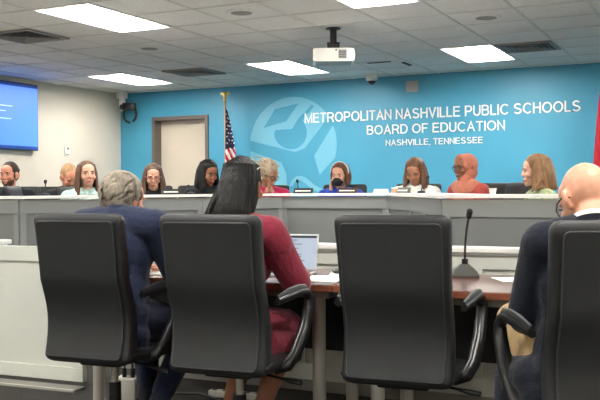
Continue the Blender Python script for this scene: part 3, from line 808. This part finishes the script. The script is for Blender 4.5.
    def shoes(s, m):
        for k in (-1, 1):
            A = s.legs[k][2]; b = MB(); z = A.z-.062
            d = Vector((0, 1, 0))
            b.chain([A+Vector((0, -.02, -.05)), A+Vector((0, .05, -.06)), A+Vector((0, .16, -.068))], [.042, .04, .032])
            b.blob('shoe', m, s.t, .008, 2)
    def glasses(s, m, r=.024):
        b = MB()
        for k in (-1, 1):
            c = (k*.033, .108, .008); b.tube([s.H((c[0]+r*1.1*math.cos(a), c[1]-.012*abs(math.cos(a)) if k*math.cos(a) > 0 else c[1], c[2]+r*.85*math.sin(a))) for a in [2*PI*i/18 for i in range(19)]], .0032, 6)
            b.tube([s.H((k*.058, .10, .016)), s.H((k*.08, .05, .018)), s.H((k*.085, -.01, .014)), s.H((k*.082, -.03, -.01))], .003, 6)
        b.tube([s.H((-.01, .109, .012)), s.H((0, .113, .015)), s.H((.01, .109, .012))], .0028, 6)
        return b.build('glasses', m, s.t)
    def cap(s, b, o=0.0, back=.0, side=.0):
        """hair mass over the skull, hairline where it meets the forehead"""
        b.ell(s.H((0, -.034-back, .045)), (.083+o+side, .098+o, .092+o), s.R)
        if s.fem: b.ell(s.H((0, -.020, .068)), (.078+o, .092+o, .074+o), s.R)
        b.ell(s.H((0, -.055-back, .0)), (.077+o+side, .070+o, .075+o), s.R)
    def hair_short(s, m, clumps=0, r=.016, o=.004, seed=1, vox=.005, sm=2):
        b = MB(); s.cap(b, o); rnd = random.Random(seed)
        for i in range(clumps):
            a = rnd.uniform(0, 2*PI); e = rnd.uniform(-.5, 1.5); x = math.cos(e)*math.cos(a); y = math.cos(e)*math.sin(a); z = math.sin(e)
            if y > .55 and z < .62: continue
            k2 = 1.13 if clumps > 100 else 1.0; p = (x*.085*k2, -.034+y*.099*k2, .04+z*.093*k2)
            if clumps > 100:
                nv = Vector((x, y, z)).normalized(); tg = Vector((rnd.uniform(-.8, .8)-.3, -.5+rnd.uniform(-.4, .4), -.9)); tg = (tg-nv*tg.dot(nv)).normalized(); sd = tg.cross(nv)
                b.ell(s.H(p), (r*.62, r*.75, r*2.3), s.R@Matrix((sd, nv, tg)).transposed()); continue
            b.ell(s.H(p), (r*rnd.uniform(.7, 1.3), r*rnd.uniform(.7, 1.3), r*rnd.uniform(.6, 1.1)), s.R@Matrix.Rotation(rnd.uniform(0, 6), 3, 'Z'))
        for k in (-1, 1): b.ell(s.H((k*.073, .018, -.005)), (.008, .014, .028), s.R)
        return b.blob('hair', m, s.t, vox, sm)
    def hair_locks(s, b, n, L, r, gap=55, flare=.02, seed=1, wave=.008, top=.0, back_only=False, drop=None, rad=.088):
        rnd = random.Random(seed)
        for i in range(n):
            a = D(gap+(360-2*gap)*(i+rnd.uniform(-.4, .4))/(n-1)); dx, dy = math.sin(a), math.cos(a)
            R1 = rad+rnd.uniform(-.004, .008); R2 = R1+flare*rnd.uniform(.2, 1.2)
            p0 = s.H((dx*.02, -.02+dy*.03, .137+top)); p1 = s.H((dx*.075, -.028+dy*.085, .095+top)); p2 = s.H((dx*R1, -.03+dy*R1*1.08, .02))
            q = s.H((dx*R1, -.03+dy*R1*1.05, .0)); out = s.R@Vector((dx, dy*.9, 0)); ll = L*rnd.uniform(.86, 1.06)
            ww = Vector((rnd.uniform(-1, 1)*wave, rnd.uniform(-1, 1)*wave, 0))
            p3 = q+out*(flare*.5)+Vector((0, 0, -ll*.45))+ww; p4 = q+out*flare*rnd.uniform(.5, 1.3)+Vector((0, 0, -ll))-ww
            if drop: p3 = drop(p3, .5); p4 = drop(p4, 1.0)
            b.tube([p0, p1, p2, (p2+p3)/2+ww*.3, p3, (p3+p4)/2, p4], [r*.7, r, r*1.15, r*1.15, r*1.1, r*.9, r*.35], 8)
        return b

sk_pink = skin('fair', '#cf9a80'); sk_ruddy = skin('ruddy', '#cf8d74'); sk_brown = skin('brown', '#8a5a41'); sk_mid = skin('medium brown', '#a9785c'); sk_light = skin('light', '#cb9a82')
m_navy = cloth('navy suit', '#1f273f'); m_dnavy = cloth('dark navy suit', '#141824'); m_shirt = cloth('white shirt', '#ece9e3', bump=.05)
m_maroon = cloth('maroon', '#7e2638'); m_blacks = mat('black shoe leather', '#161515', .3); m_khaki = cloth('khaki', '#b09468')

def jacket_collar(p, m, shirtm, open_front=True, rise=.042):
    """shirt collar ring and jacket collar around the neck"""
    def ring(r, z, h, mm, name, back=1.25, tilt=.03):
        b = MB(); secs = []; n = 28
        for i in range(n+1):
            a = -PI*.86+2*PI*.86*i/n - PI/2; x, y = math.cos(a), math.sin(a)
            c = p.neck+p.u*z+p.f*.004; rr1 = r
            pt = c+Vector((x*rr1*1.02, 0, 0))+p.f*(y*rr1*1.0)+p.u*(-y*tilt)
            ou = (Vector((x, 0, 0))+p.f*y)
            secs.append([pt, pt+p.u*h+ou*-.006, pt+p.u*h+ou*.004, pt+ou*.012])
        b.loft(secs, closed=True); return b.build(name, mm, p.t, angle=60)
    ring(.064, -.005, rise, shirtm, 'shirt_collar'); ring(.074, -.022, .038, m, 'jacket_collar', tilt=.035)

# ---- foreground: gray-haired man in the blue suit
def fg_gray():
    p = Person('gray-haired man in a navy blue suit seated in the foremost left chair, seen from behind', (-2.685, 3.44, 0), 0, sk_ruddy, lean=11, girth=1.14, hyaw=-12, hpitch=12); p.hc += Vector((-.03, .03, -.05)); p.P.z += .045; p.neck = p.P+p.u*.50-Vector((0, 0, .02)); p.shw = .215
    p.arms = {-1: [p.sh(-1), p.sh(-1)+Vector((-.06, .12, -.25)), p.sh(-1)+Vector((.08, .34, -.235))], 1: [p.sh(1), p.sh(1)+Vector((.06, .10, -.26)), p.sh(1)+Vector((-.03, .33, -.235))]}
    p.legs = {-1: [p.P+Vector((-.09, .02, -.01)), Vector((-.12, .45, .53)), Vector((-.10, .43, .11))], 1: [p.P+Vector((.09, .02, -.01)), Vector((.19, .42, .50)), Vector((.14, .16, .13))]}
    p.body(); hm = hairm('gray', '#857c6e', .5, .55); p.brows(hm); p.mouth()
    p.hair_short(hm, 300, .0125, .012, 4, .0042, 0)
    def ex(b):
        b.chain([p.P+Vector((-.12, -.04, -.06)), p.P+Vector((.14, -.02, -.10))], [.10, .10])
        b.chain([p.sh(-1)+p.u*.012, p.sh(1)+p.u*.012], [.07, .07])
    p.top('suit_jacket', m_navy, .022, .94, extra=ex); jacket_collar(p, m_navy, m_shirt, rise=.02)
    p.trousers(m_navy, .018, .80); p.sc = .99; p.scale()
    A, B, C = p.legs[1]; b = MB(); b.chain([B+(C-B)*.72, B+(C-B)*1.02], [.05, .048]); b.blob('sock', mat('dotted sock', '#1c2233', .8, noise=.5, nscale=70), p.t, .007, 2)
    A, B, C = p.legs[-1]; b = MB(); b.chain([B+(C-B)*.72, B+(C-B)*1.02], [.05, .048]); b.blob('sock', MATS['dotted sock'], p.t, .007, 2)
    p.shoes(m_blacks)
fg_gray()

# ---- foreground: woman with long dark hair in maroon
def fg_woman():
    p = Person('woman with long straight dark hair in a maroon top, seated facing the laptop', (-2.065, 3.48, 0), -3, sk_brown, lean=9, girth=1.18, hyaw=3, hpitch=6, female=True); p.hc += Vector((.035, 0, 0))
    p.shw = .20
    p.arms = {-1: [p.sh(-1), p.sh(-1)+Vector((-.08, .12, -.24)), p.sh(-1)+Vector((.05, .36, -.22))], 1: [p.sh(1), p.sh(1)+Vector((.07, .13, -.235)), p.sh(1)+Vector((-.07, .37, -.21))]}
    p.legs = {-1: [p.P+Vector((-.09, .02, -.01)), Vector((-.14, .44, .52)), Vector((-.19, .30, .10))], 1: [p.P+Vector((.09, .02, -.01)), Vector((.07, .45, .52)), Vector((.02, .24, .10))]}
    p.body(); hm = hairm('black brown', '#0a0808', .45, .5); p.brows(hm); p.mouth('#7a3a36')
    base = MB(); p.cap(base, .002, .0); base.chain([p.H((0, -.075, 0)), p.H((0, -.10, -.11)), p.hc+Vector((0, -.135, -.23))], [.078, .08, .07]); base.ell(p.hc+Vector((-.04, -.135, -.22)), (.105, .04, .10)); base.ell(p.hc+Vector((-.015, -.1, -.1)), (.092, .06, .10))
    rootb = base.blob('hair', hm, p.t, .006, 3)
    def drop(q, f):
        back = max(0, -(q.y-p.hc.y)); return Vector((q.x+(-.07*f), min(q.y, p.hc.y-.02)-.055*f, q.z))
    lk = MB(); p.hair_locks(lk, 130, .33, .0095, 62, .045, 5, .010, .002, drop=drop, rad=.079); p.hair_locks(lk, 90, .27, .009, 80, .035, 9, .010, .0, drop=drop, rad=.077)
    lk.build('hair_strands', hm, rootb)
    sg = MB()
    for k in (-1, 1): sg.tube([p.H((k*.034+.026*math.cos(a), .065+.01*math.sin(a), .142+.012*math.sin(a))) for a in [2*PI*i/16 for i in range(17)]], .003, 6); sg.tube([p.H((k*.06, .06, .142)), p.H((k*.093, .0, .10)), p.H((k*.095, -.05, .08))], .003, 6)
    sg.build('glasses_on_head', m_clear, p.t)
    def ex(b):
        b.chain([p.P+Vector((-.12, -.03, -.05)), p.P+Vector((.15, .0, -.08)), p.P+Vector((.16, .16, -.10))], [.10, .105, .075])
        b.chain([p.P+Vector((.10, .0, -.01)), p.P+Vector((.105, .18, -.02)), Vector((.10, .35, .53))], [.12, .112, .10]); b.chain([p.P+Vector((.17, .05, -.06)), Vector((.19, .22, .47)), Vector((.15, .34, .46))], [.085, .075, .06]); b.chain([p.P+Vector((-.1, .0, -.01)), Vector((-.14, .33, .53))], [.12, .10])
        b.chain([p.sh(1), p.sh(1)+Vector((.03, .02, -.05))], [.085, .075]); b.chain([p.sh(-1), p.sh(-1)+Vector((-.03, .02, -.05))], [.085, .075])
    p.top('tunic', m_maroon, .024, .90, extra=ex)
    b = MB()
    for k in (-1, 1): p.legchain(b, k, .012, .05)
    b.blob('skirt', cloth('charcoal skirt', '#20222a'), p.t, .008, 3)
    p.shoes(m_blacks)
fg_woman()

# ---- foreground: bald man at the right edge
def fg_bald():
    p = Person('bald man with glasses in a dark navy suit jacket at the right edge', (-.42, 3.17, 0), 22, sk_pink, lean=2, girth=1.15, sc=1.0, hyaw=20, hpitch=34)
    p.shw = .16; p.hc += Vector((.0, .02, -.055)); p.arms = {-1: [p.sh(-1), p.sh(-1)+Vector((-.05, .08, -.26)), p.sh(-1)+Vector((.06, .30, -.28))], 1: [p.sh(1), p.sh(1)+Vector((.06, .08, -.26)), p.sh(1)+Vector((-.06, .30, -.30))]}
    p.legs = {-1: [p.P+Vector((-.09, .02, .0)), Vector((-.19, .42, .685)), Vector((.10, .66, .47))], 1: [p.P+Vector((.09, .02, -.01)), Vector((.12, .45, .53)), Vector((.12, .40, .11))]}
    p.body(); p.brows(hairm('pale gray', '#b5aa9c')); p.mouth(); p.glasses(m_glass)
    def ex(b):
        b.chain([p.P+Vector((-.16, .0, -.07)), p.P+Vector((.14, .0, -.07))], [.10, .10])
        b.chain([p.P+Vector((-.20, .02, -.02)), p.P+Vector((-.235, .16, -.05)), p.P+Vector((-.26, .14, -.17)), p.P+Vector((-.20, -.06, -.19))], [.08, .08, .06, .055])
        b.chain([p.sh(-1)*.85+p.P*.15+p.u*.07, p.sh(1)*.85+p.P*.15+p.u*.07], [.07, .07])
    p.top('suit_jacket', m_dnavy, .024, .93, extra=ex); jacket_collar(p, m_dnavy, m_shirt)
    p.trousers(m_khaki, .016, .93); p.shoes(m_blacks); p.t.location.z = 0; p.scale()
fg_bald()

# ---- people behind the dais and by the left wall
def bg(label, x, y, beta, dface, body_d, skm, top, topname, hair, hpitch=8, fem=True, lean=6, sc=1.0, base=.15, hroll=0, lips='#a4605a', collar=None, arms=None, girth=1.0, body=True, trs=None, orig=None, yawonly=None):
    """beta: bearing from the camera (deg left of +Y); dface / body_d: turn of face / body away from the camera"""
    bh = 180+beta+body_d
    p = Person(label, (x, y, base), bh, skm, lean=lean, girth=girth, sc=sc, hyaw=dface-body_d, hpitch=hpitch, hroll=hroll, female=fem)
    if arms: p.arms = arms(p)
    p.body(); p.brows(hair); p.mouth(lips); p.top(topname, top, .014, .95)
    p.trousers(trs or cloth('charcoal trousers', '#23242a')); p.shoes(m_blacks)
    p.scale(); return p
hm_dark = hairm('dark brown short', '#35251c'); hm_blond = hairm('sandy', '#b38f68'); hm_brown = hairm('long brown', '#5d4130'); hm_brown2 = hairm('brown gray', '#5b463a')
hm_black = hairm('black bob', '#0c0a09'); hm_curl = hairm('curly gray blond', '#a8957f', .6, .5); hm_auburn = hairm('auburn', '#5f3a26'); hm_chest = hairm('chestnut', '#6b4934'); hm_honey = hairm('honey brown', '#7d5c3e')
m_tie = cloth('gray tie', '#54565e')

p = bg('bearded man in dark jacket and white shirt seated by the left wall', -6.68, 6.92, 44.1, -28, -15, sk_ruddy, cloth('black suit', '#20232b'), 'suit_jacket', hm_dark, 6, fem=False, girth=1.05)
p.hair_short(hm_dark, 40, .010, .004, 3); jacket_collar(p, MATS['cloth black suit'], m_shirt)
b = MB(); b.ell(p.H((0, .026, -.062)), (.0605, .066, .056), p.R); b.ell(p.H((0, .07, -.095)), (.03, .024, .022), p.R); b.blob('beard', hairm('beard brown', '#4a3022', .7), p.t, .005, 2)
b = MB(); b.loft([[p.neck+p.f*(.085+.03*k)+p.u*(-.01-.07*k)+Vector((sx*(.05-.018*k), 0, 0))+p.f*dy for sx, dy in ((-1, 0), (1, 0), (1, .012), (-1, .012))] for k in range(3)]); b.build('shirt_front', m_shirt, p.t)
b = MB(); b.loft([[p.neck+p.f*(.104+.03*k)+p.u*(-.005-.07*k)+Vector((sx*(.014+.004*k), 0, 0))+p.f*dy for sx, dy in ((-1, 0), (1, 0), (1, .01), (-1, .01))] for k in range(3)]); b.build('necktie', m_tie, p.t)

p = bg('sandy-haired man bowing his head behind the woman with long brown hair', -6.42, 7.44, 40.8, 22, 15, sk_ruddy, cloth('black sweater', '#1d1e22'), 'sweater', hm_blond, 34, fem=False, lean=16)
p.hair_short(hm_blond, 30, .010, .003, 6)

p = bg('woman with long straight brown hair in pale teal blouse, looking up right', -5.50, 6.68, 39.5, 14, 8, sk_light, mat('teal pattern blouse', '#a9c4bd', .8, noise=.35, nscale=35), 'blouse', hm_brown, -2, lips='#b06058', sc=.985)
b = MB(); p.cap(b, .004); b.ell(p.H((0, -.085, -.09)), (.075, .04, .10), p.R); p.hair_locks(b, 70, .30, .0125, 58, .018, 2, .004); b.blob('hair', hm_brown, p.t, .005, 1)

p = bg('woman with reddish glasses and brown hair in dark jacket, reading before the door', -5.16, 7.28, 35.3, 0, 6, sk_light, cloth('black blazer', '#1c1c20'), 'blazer', hm_brown2, 14, sc=.97)
b = MB(); p.cap(b, .005); b.ell(p.H((0, -.08, -.06)), (.078, .045, .09), p.R); p.hair_locks(b, 60, .20, .013, 55, .03, 3, .010); b.blob('hair', hm_brown2, p.t, .005, 1); p.glasses(mat('red frame', '#8c3a32', .3))

p = bg('woman with black shoulder hair and dark jacket looking down, left of the national flag', -4.83, 7.76, 31.8, 30, 15, sk_brown, cloth('dark jacket', '#1f2024'), 'jacket', hm_black, 18, lips='#7a3a36')
b = MB(); p.cap(b, .010); b.ell(p.H((0, -.075, -.06)), (.088, .06, .09), p.R); p.hair_locks(b, 64, .17, .0155, 50, .028, 4, .004); b.blob('hair', hm_black, p.t, .005, 1)

def hands_up(p):
    c = p.hc+Vector((-.01, .15, -.155))
    p.hand_dir = {-1: Vector((.5, .1, .9)), 1: Vector((-.5, .1, .9))}; p.hand_nrm = {-1: Vector((1, -.4, 0)), 1: Vector((-1, -.4, 0))}
    return {k: [p.sh(k), p.sh(k)+Vector((k*.04, .17, -.22)), c+Vector((k*.05, -.01, -.05))] for k in (-1, 1)}
p = bg('woman with curly gray hair in magenta jacket, hands clasped at her chin', -4.40, 8.30, 27.9, 42, 0, sk_mid, cloth('magenta', '#b3204e'), 'jacket', hm_curl, 20, arms=hands_up, lean=10, sc=.99)
b = MB(); p.cap(b, .016, side=.012); rnd = random.Random(11)
for i in range(230):
    a = rnd.uniform(0, 2*PI); e = rnd.uniform(-.8, 1.55); x, y, z = math.cos(e)*math.cos(a), math.cos(e)*math.sin(a), math.sin(e)
    if y > .55 and z < .45: continue
    k = rnd.uniform(.97, 1.1); b.ell(p.H((x*.114*k, -.035+y*.118*k, .045+z*.112*k)), rnd.uniform(.011, .021), None, 8, 6)
b.blob('hair', hm_curl, p.t, .0048, 1, .3); p.glasses(m_glass)
def cheek(p):
    p.hand_dir = {1: p.R@Vector((.1, -.35, 1)), -1: Vector((.2, .95, -.1))}; p.hand_nrm = {1: p.R@Vector((1, .35, 0)), -1: Vector((0, 0, 1))}
    return {-1: [p.sh(-1), p.sh(-1)+Vector((-.06, .12, -.25)), p.sh(-1)+Vector((.08, .33, -.24))], 1: [p.sh(1), p.sh(1)+Vector((.06, .18, -.20)), p.hc+p.R@Vector((.085, .07, -.17))]}
p = bg('woman in royal blue top with black face mask and pale headband', -3.60, 8.42, 23.1, -22, -8, sk_light, cloth('royal blue', '#2444a8'), 'top', hm_auburn, 10, arms=cheek, lean=10, sc=.98)
b = MB(); p.cap(b, .006); b.ell(p.H((0, -.07, -.03)), (.082, .06, .075), p.R); p.hair_locks(b, 44, .10, .013, 62, .004, 8, .004); b.blob('hair', hm_auburn, p.t, .005, 1)
b = MB(); b.tube([p.H((.094*math.sin(a), -.012-.012*math.cos(a), .04+.101*math.cos(a))) for a in [D(-100+200*i/20) for i in range(21)]], .018, 10, flat=(1.3, .5)); b.build('headband', mat('headband weave', '#c3c5c8', .8, noise=.4, nscale=80), p.t)
b = MB(); b.ell(p.H((0, .066, -.048)), (.056, .056, .052), p.R); b.ell(p.H((0, .104, -.03)), (.022, .018, .03), p.R); b.blob('face_mask', mat('black mask', '#131315', .7), p.t, .005, 3)
b = MB()
for k in (-1, 1): b.tube([p.H((k*.05, .075, -.02)), p.H((k*.076, .03, .0)), p.H((k*.088, -.018, .01))], .002, 6); b.tube([p.H((k*.05, .075, -.07)), p.H((k*.07, .03, -.04)), p.H((k*.086, -.018, -.02))], .002, 6)
b.build('mask_loop', m_black, p.t)

p = bg('woman with chestnut bob and white striped top looking down', -2.80, 8.45, 18.4, -18, -5, sk_mid, mat('white stripe top', '#dfe0da', .8, noise=.25, nscale=30), 'top', hm_chest, 26, lean=8, sc=1.0)
b = MB(); p.cap(b, .008); b.ell(p.H((0, -.075, -.05)), (.085, .055, .085), p.R); p.hair_locks(b, 62, .155, .015, 52, .030, 12, .006); b.blob('hair', hm_chest, p.t, .005, 1)

m_coral = cloth('coral scarf', '#bd7560', noise=.05); m_coralr = cloth('coral red top', '#a84a42')
p = bg('woman in coral headscarf and glasses facing left at the dais bend', -2.22, 8.33, 15, -52, -45, sk_brown, m_coralr, 'top', hm_black, 6, lips='#6a2a26', sc=1.02)
b = MB(); b.ell(p.H((0, -.030, .036)), (.103, .106, .104), p.R); b.ell(p.H((0, -.03, -.03)), (.102, .092, .10), p.R)
for a in range(-100, 101, 10):
    b.ell(p.H((.080*math.sin(D(a)), .048-.012*abs(math.sin(D(a))), .026+.096*math.cos(D(a)))), .018)
b.chain([p.H((0, .0, -.09)), p.neck+p.f*.02+p.u*.01, p.neck+p.f*.07-p.u*.05], [.082, .09, .085])
b.chain([p.neck+Vector((-.1, .02, -.02)), p.neck+p.f*.06-p.u*.06, p.neck+Vector((.1, .02, -.02))], [.07, .08, .07])
b.chain([p.neck+p.f*.09-p.u*.03, p.neck+p.f*.14-p.u*.20], [.06, .05])
b.blob('headscarf', m_coral, p.t, .006, 3); p.glasses(m_glass)

p = bg('woman in profile with honey brown hair and green patterned top', -1.28, 6.98, 10.4, -84, -70, sk_light, mat('green cream pattern', '#8f9a72', .8, noise=.6, nscale=22), 'top', hm_honey, 4, sc=.965)
b = MB(); p.cap(b, .008); b.ell(p.H((0, -.08, -.05)), (.085, .055, .09), p.R); p.hair_locks(b, 66, .155, .0145, 58, .035, 15, .016); b.blob('hair', hm_honey, p.t, .005, 1)

# ---- chairs behind the dais (each member's own and the empty ones)
import itertools
def behind(x, y, beta, body_d): pass
seats = [
 (-5.80, 5.95, -62, 'black chair back at the far left of the dais, before the bearded man'),
 (-5.72, 6.32, -62, 'black chair back left of the woman with long brown hair, behind a small microphone'),
 (-5.50, 6.68, 180+39.5+8, 'black chair of the woman with long brown hair'),
 (-5.16, 7.28, 180+35.3+6, 'black chair of the woman with reddish glasses'),
 (-4.83, 7.76, 180+31.8+15, 'black chair of the woman with black shoulder hair'),
 (-4.40, 8.30, 180+27.9, 'black chair of the woman with curly gray hair'),
 (-3.60, 8.42, 180+23.1-8, 'black chair of the woman in royal blue'),
 (-2.80, 8.45, 180+18.4-5, 'dark chair of the woman with the chestnut bob'),
 (-2.22, 8.33, 180+15-45, 'black chair of the woman in the coral headscarf'),
 (-1.92, 7.87, 125, 'empty black chair between the coral headscarf woman and the woman in profile'),
 (-1.28, 6.98, 180+10.4-70, 'black chair of the woman in profile'),
 (-6.68, 6.92, 180+44.1-15, 'black chair of the bearded man'),
 (-6.42, 7.44, 180+40.8+15, 'black chair of the sandy-haired man'),
]
for x, y, h, l in seats: dchair(x, y, h, l)

# ---- things on the ledge
def nameplate(x, y, rz, label, col='#141416', w=.17, txt='#d8d6d0'):
    t = thing('nameplate', label, 'nameplate', (x, y, DT), D(rz), 'nameplates on the dais ledge')
    R = Matrix.Rotation(D(-20), 3, 'X')
    MB().loft([[(-w/2, -.02, .001), (w/2, -.02, .001), (w/2, .02, .001), (-w/2, .02, .001)], [(-w/2, .012, .05), (w/2, .012, .05), (w/2, .02, .05), (-w/2, .02, .05)]]).build('plate', mat('plate '+col, col, .4), t, smooth=False)
    MB().box((0, -.0075, .024), (w*.8, .002, .012), R=Matrix.Rotation(D(-33), 3, 'X')).build('text_strip', mat('strip '+txt, txt, .5), t, smooth=False)
nameplate(-4.05, 7.16, 58, 'black nameplate before the woman with black shoulder hair', w=.16)
nameplate(-4.43, 6.52, 58, 'black nameplate before the woman with reddish glasses')
nameplate(-3.60, 7.50, 5, 'black nameplate with a small microphone, left of the masked woman', w=.19)
nameplate(-3.15, 7.50, 0, 'brown nameplate in front of the masked woman', '#3a2420', w=.19)
nameplate(-2.545, 7.27, -20, 'small pale nameplate left of the chestnut-haired woman', '#55564f', w=.09)
nameplate(-2.47, 7.15, -30, 'small pale nameplate in front of the chestnut-haired woman', '#55564f', w=.10)
def goose(x, y, rz, label, h=.13, lean=.03, z=DT):
    t = thing('dais_microphone', label, 'microphone', (x, y, z), D(rz), 'small gooseneck microphones on the dais')
    MB().lathe([(.01, .001), (.035, .002), (.03, .018), (.01, .022)]).build('base', m_black, t)
    MB().tube([(0, 0, .02), (lean*.2, 0, h*.5), (lean*.8, 0, h*.86)], .005, 6).build('gooseneck', m_black, t)
    b = MB(); b.chain([(lean*.85, 0, h*.9), (lean*1.1, 0, h)], [.011, .014]); b.build('microphone_head', m_blackm, t)
goose(-5.05, 5.62, 0, 'small black microphone in front of the leftmost black chairs', .12, .0)
goose(-4.35, 6.72, 0, 'small black microphone right of the woman with reddish glasses', .075, -.02)
goose(-3.66, 7.52, 0, 'small black microphone behind a nameplate left of the masked woman', .12, -.01)
goose(-2.25, 6.92, 0, 'slanted black microphone right of the chestnut-haired woman', .13, .05)
def cup(x, y, label, m, r=.03, h=.055):
    t = thing('paper_cup', label, 'cup', (x, y, DT), 0)
    MB().lathe([(r*.8, .001), (r, h), (r*.88, h), (r*.7, .006)]).build('cup_wall', m, t)
    MB().lathe([(.002, h+.001), (r*1.05, h+.001), (r*1.05, h+.008), (.002, h+.008)]).build('lid', m_whitepl, t)
cup(-1.31, 5.45, 'small white cup in front of the woman in the coral headscarf', m_whitepl, .022, .03)
cup(-2.66, 7.44, 'small orange cup between masked woman and chestnut-haired woman', mat('orange cup', '#c98a62', .5), .035, .04)
o = MB(); [o.box((0, 0, .005+.009*k), (.125, .09, .008), rz=.1*k) for k in range(4)]
tag(o.build('paper_stack', m_paper, smooth=False, loc=(-2.83, 7.53, DT), rz=.1), 'stack of white papers right of the masked woman', 'paper stack')
tag(MB().box((0, 0, .028), (.035, .015, .045), R=Matrix.Rotation(.35, 3, 'Y')).build('name_card', m_paper, smooth=False, loc=(-2.1, 6.72, DT+.004), rz=-.6), 'small white card standing under the slanted microphone', 'card')

# ---- projector
t = thing('projector', 'white projector hanging from the ceiling on a black pole', 'projector', (-3.38, 7.73, H), D(180+25))
MB().cyl((0, 0, -.001), (0, 0, -.16), .032).build('pole', m_black, t)
b = MB(); b.lathe([(.03, -.001), (.07, -.002), (.07, -.012), (.03, -.014)]); b.build('ceiling_plate', m_black, t)
b = MB(); b.box((0, 0, -.175), (.12, .1, .03), bev=.008); b.box((0, 0, -.2), (.18, .07, .016), bev=.004); b.cyl((-.06, 0, -.155), (.06, 0, -.155), .02)
for s in (-1, 1): b.cyl((s*.08, .05, -.195), (s*.08, .05, -.215), .01)
b.build('mount_bracket', m_black, t)
b = MB(); b.loft([[(-w, -.15, z), (w, -.15, z), (w, .15, z), (-w, .15, z)] for w, z in ((.185, -.335), (.195, -.325), (.195, -.225), (.18, -.212))]); body = b.build('case', m_whitepl, t, smooth=False)
MB().b2(-.17, .17, -.13, .13, -.34, -.3352).build('underside', m_rail, t, smooth=False)
b = MB(); b.b2(-.12, -.045, .1502, .156, -.31, -.23); b.build('lens_panel', m_black, t, smooth=False)
b = MB()
for k in range(5): b.b2(-.118, -.047, .156, .159, -.304+.016*k, -.298+.016*k)
b.build('vent_grille', m_rail, t, smooth=False)
MB().cyl((-.165, .15, -.275), (-.165, .168, -.275), .026).build('lens', mat('lit lens', '#ffffff', .2, emit=3), t)
MB().b2(-.03, -.015, .1502, .155, -.24, -.225).build('sensor', m_black, t, smooth=False)
for o in list(bpy.data.objects):
    if o.name.startswith('tmp'): bpy.data.objects.remove(o)
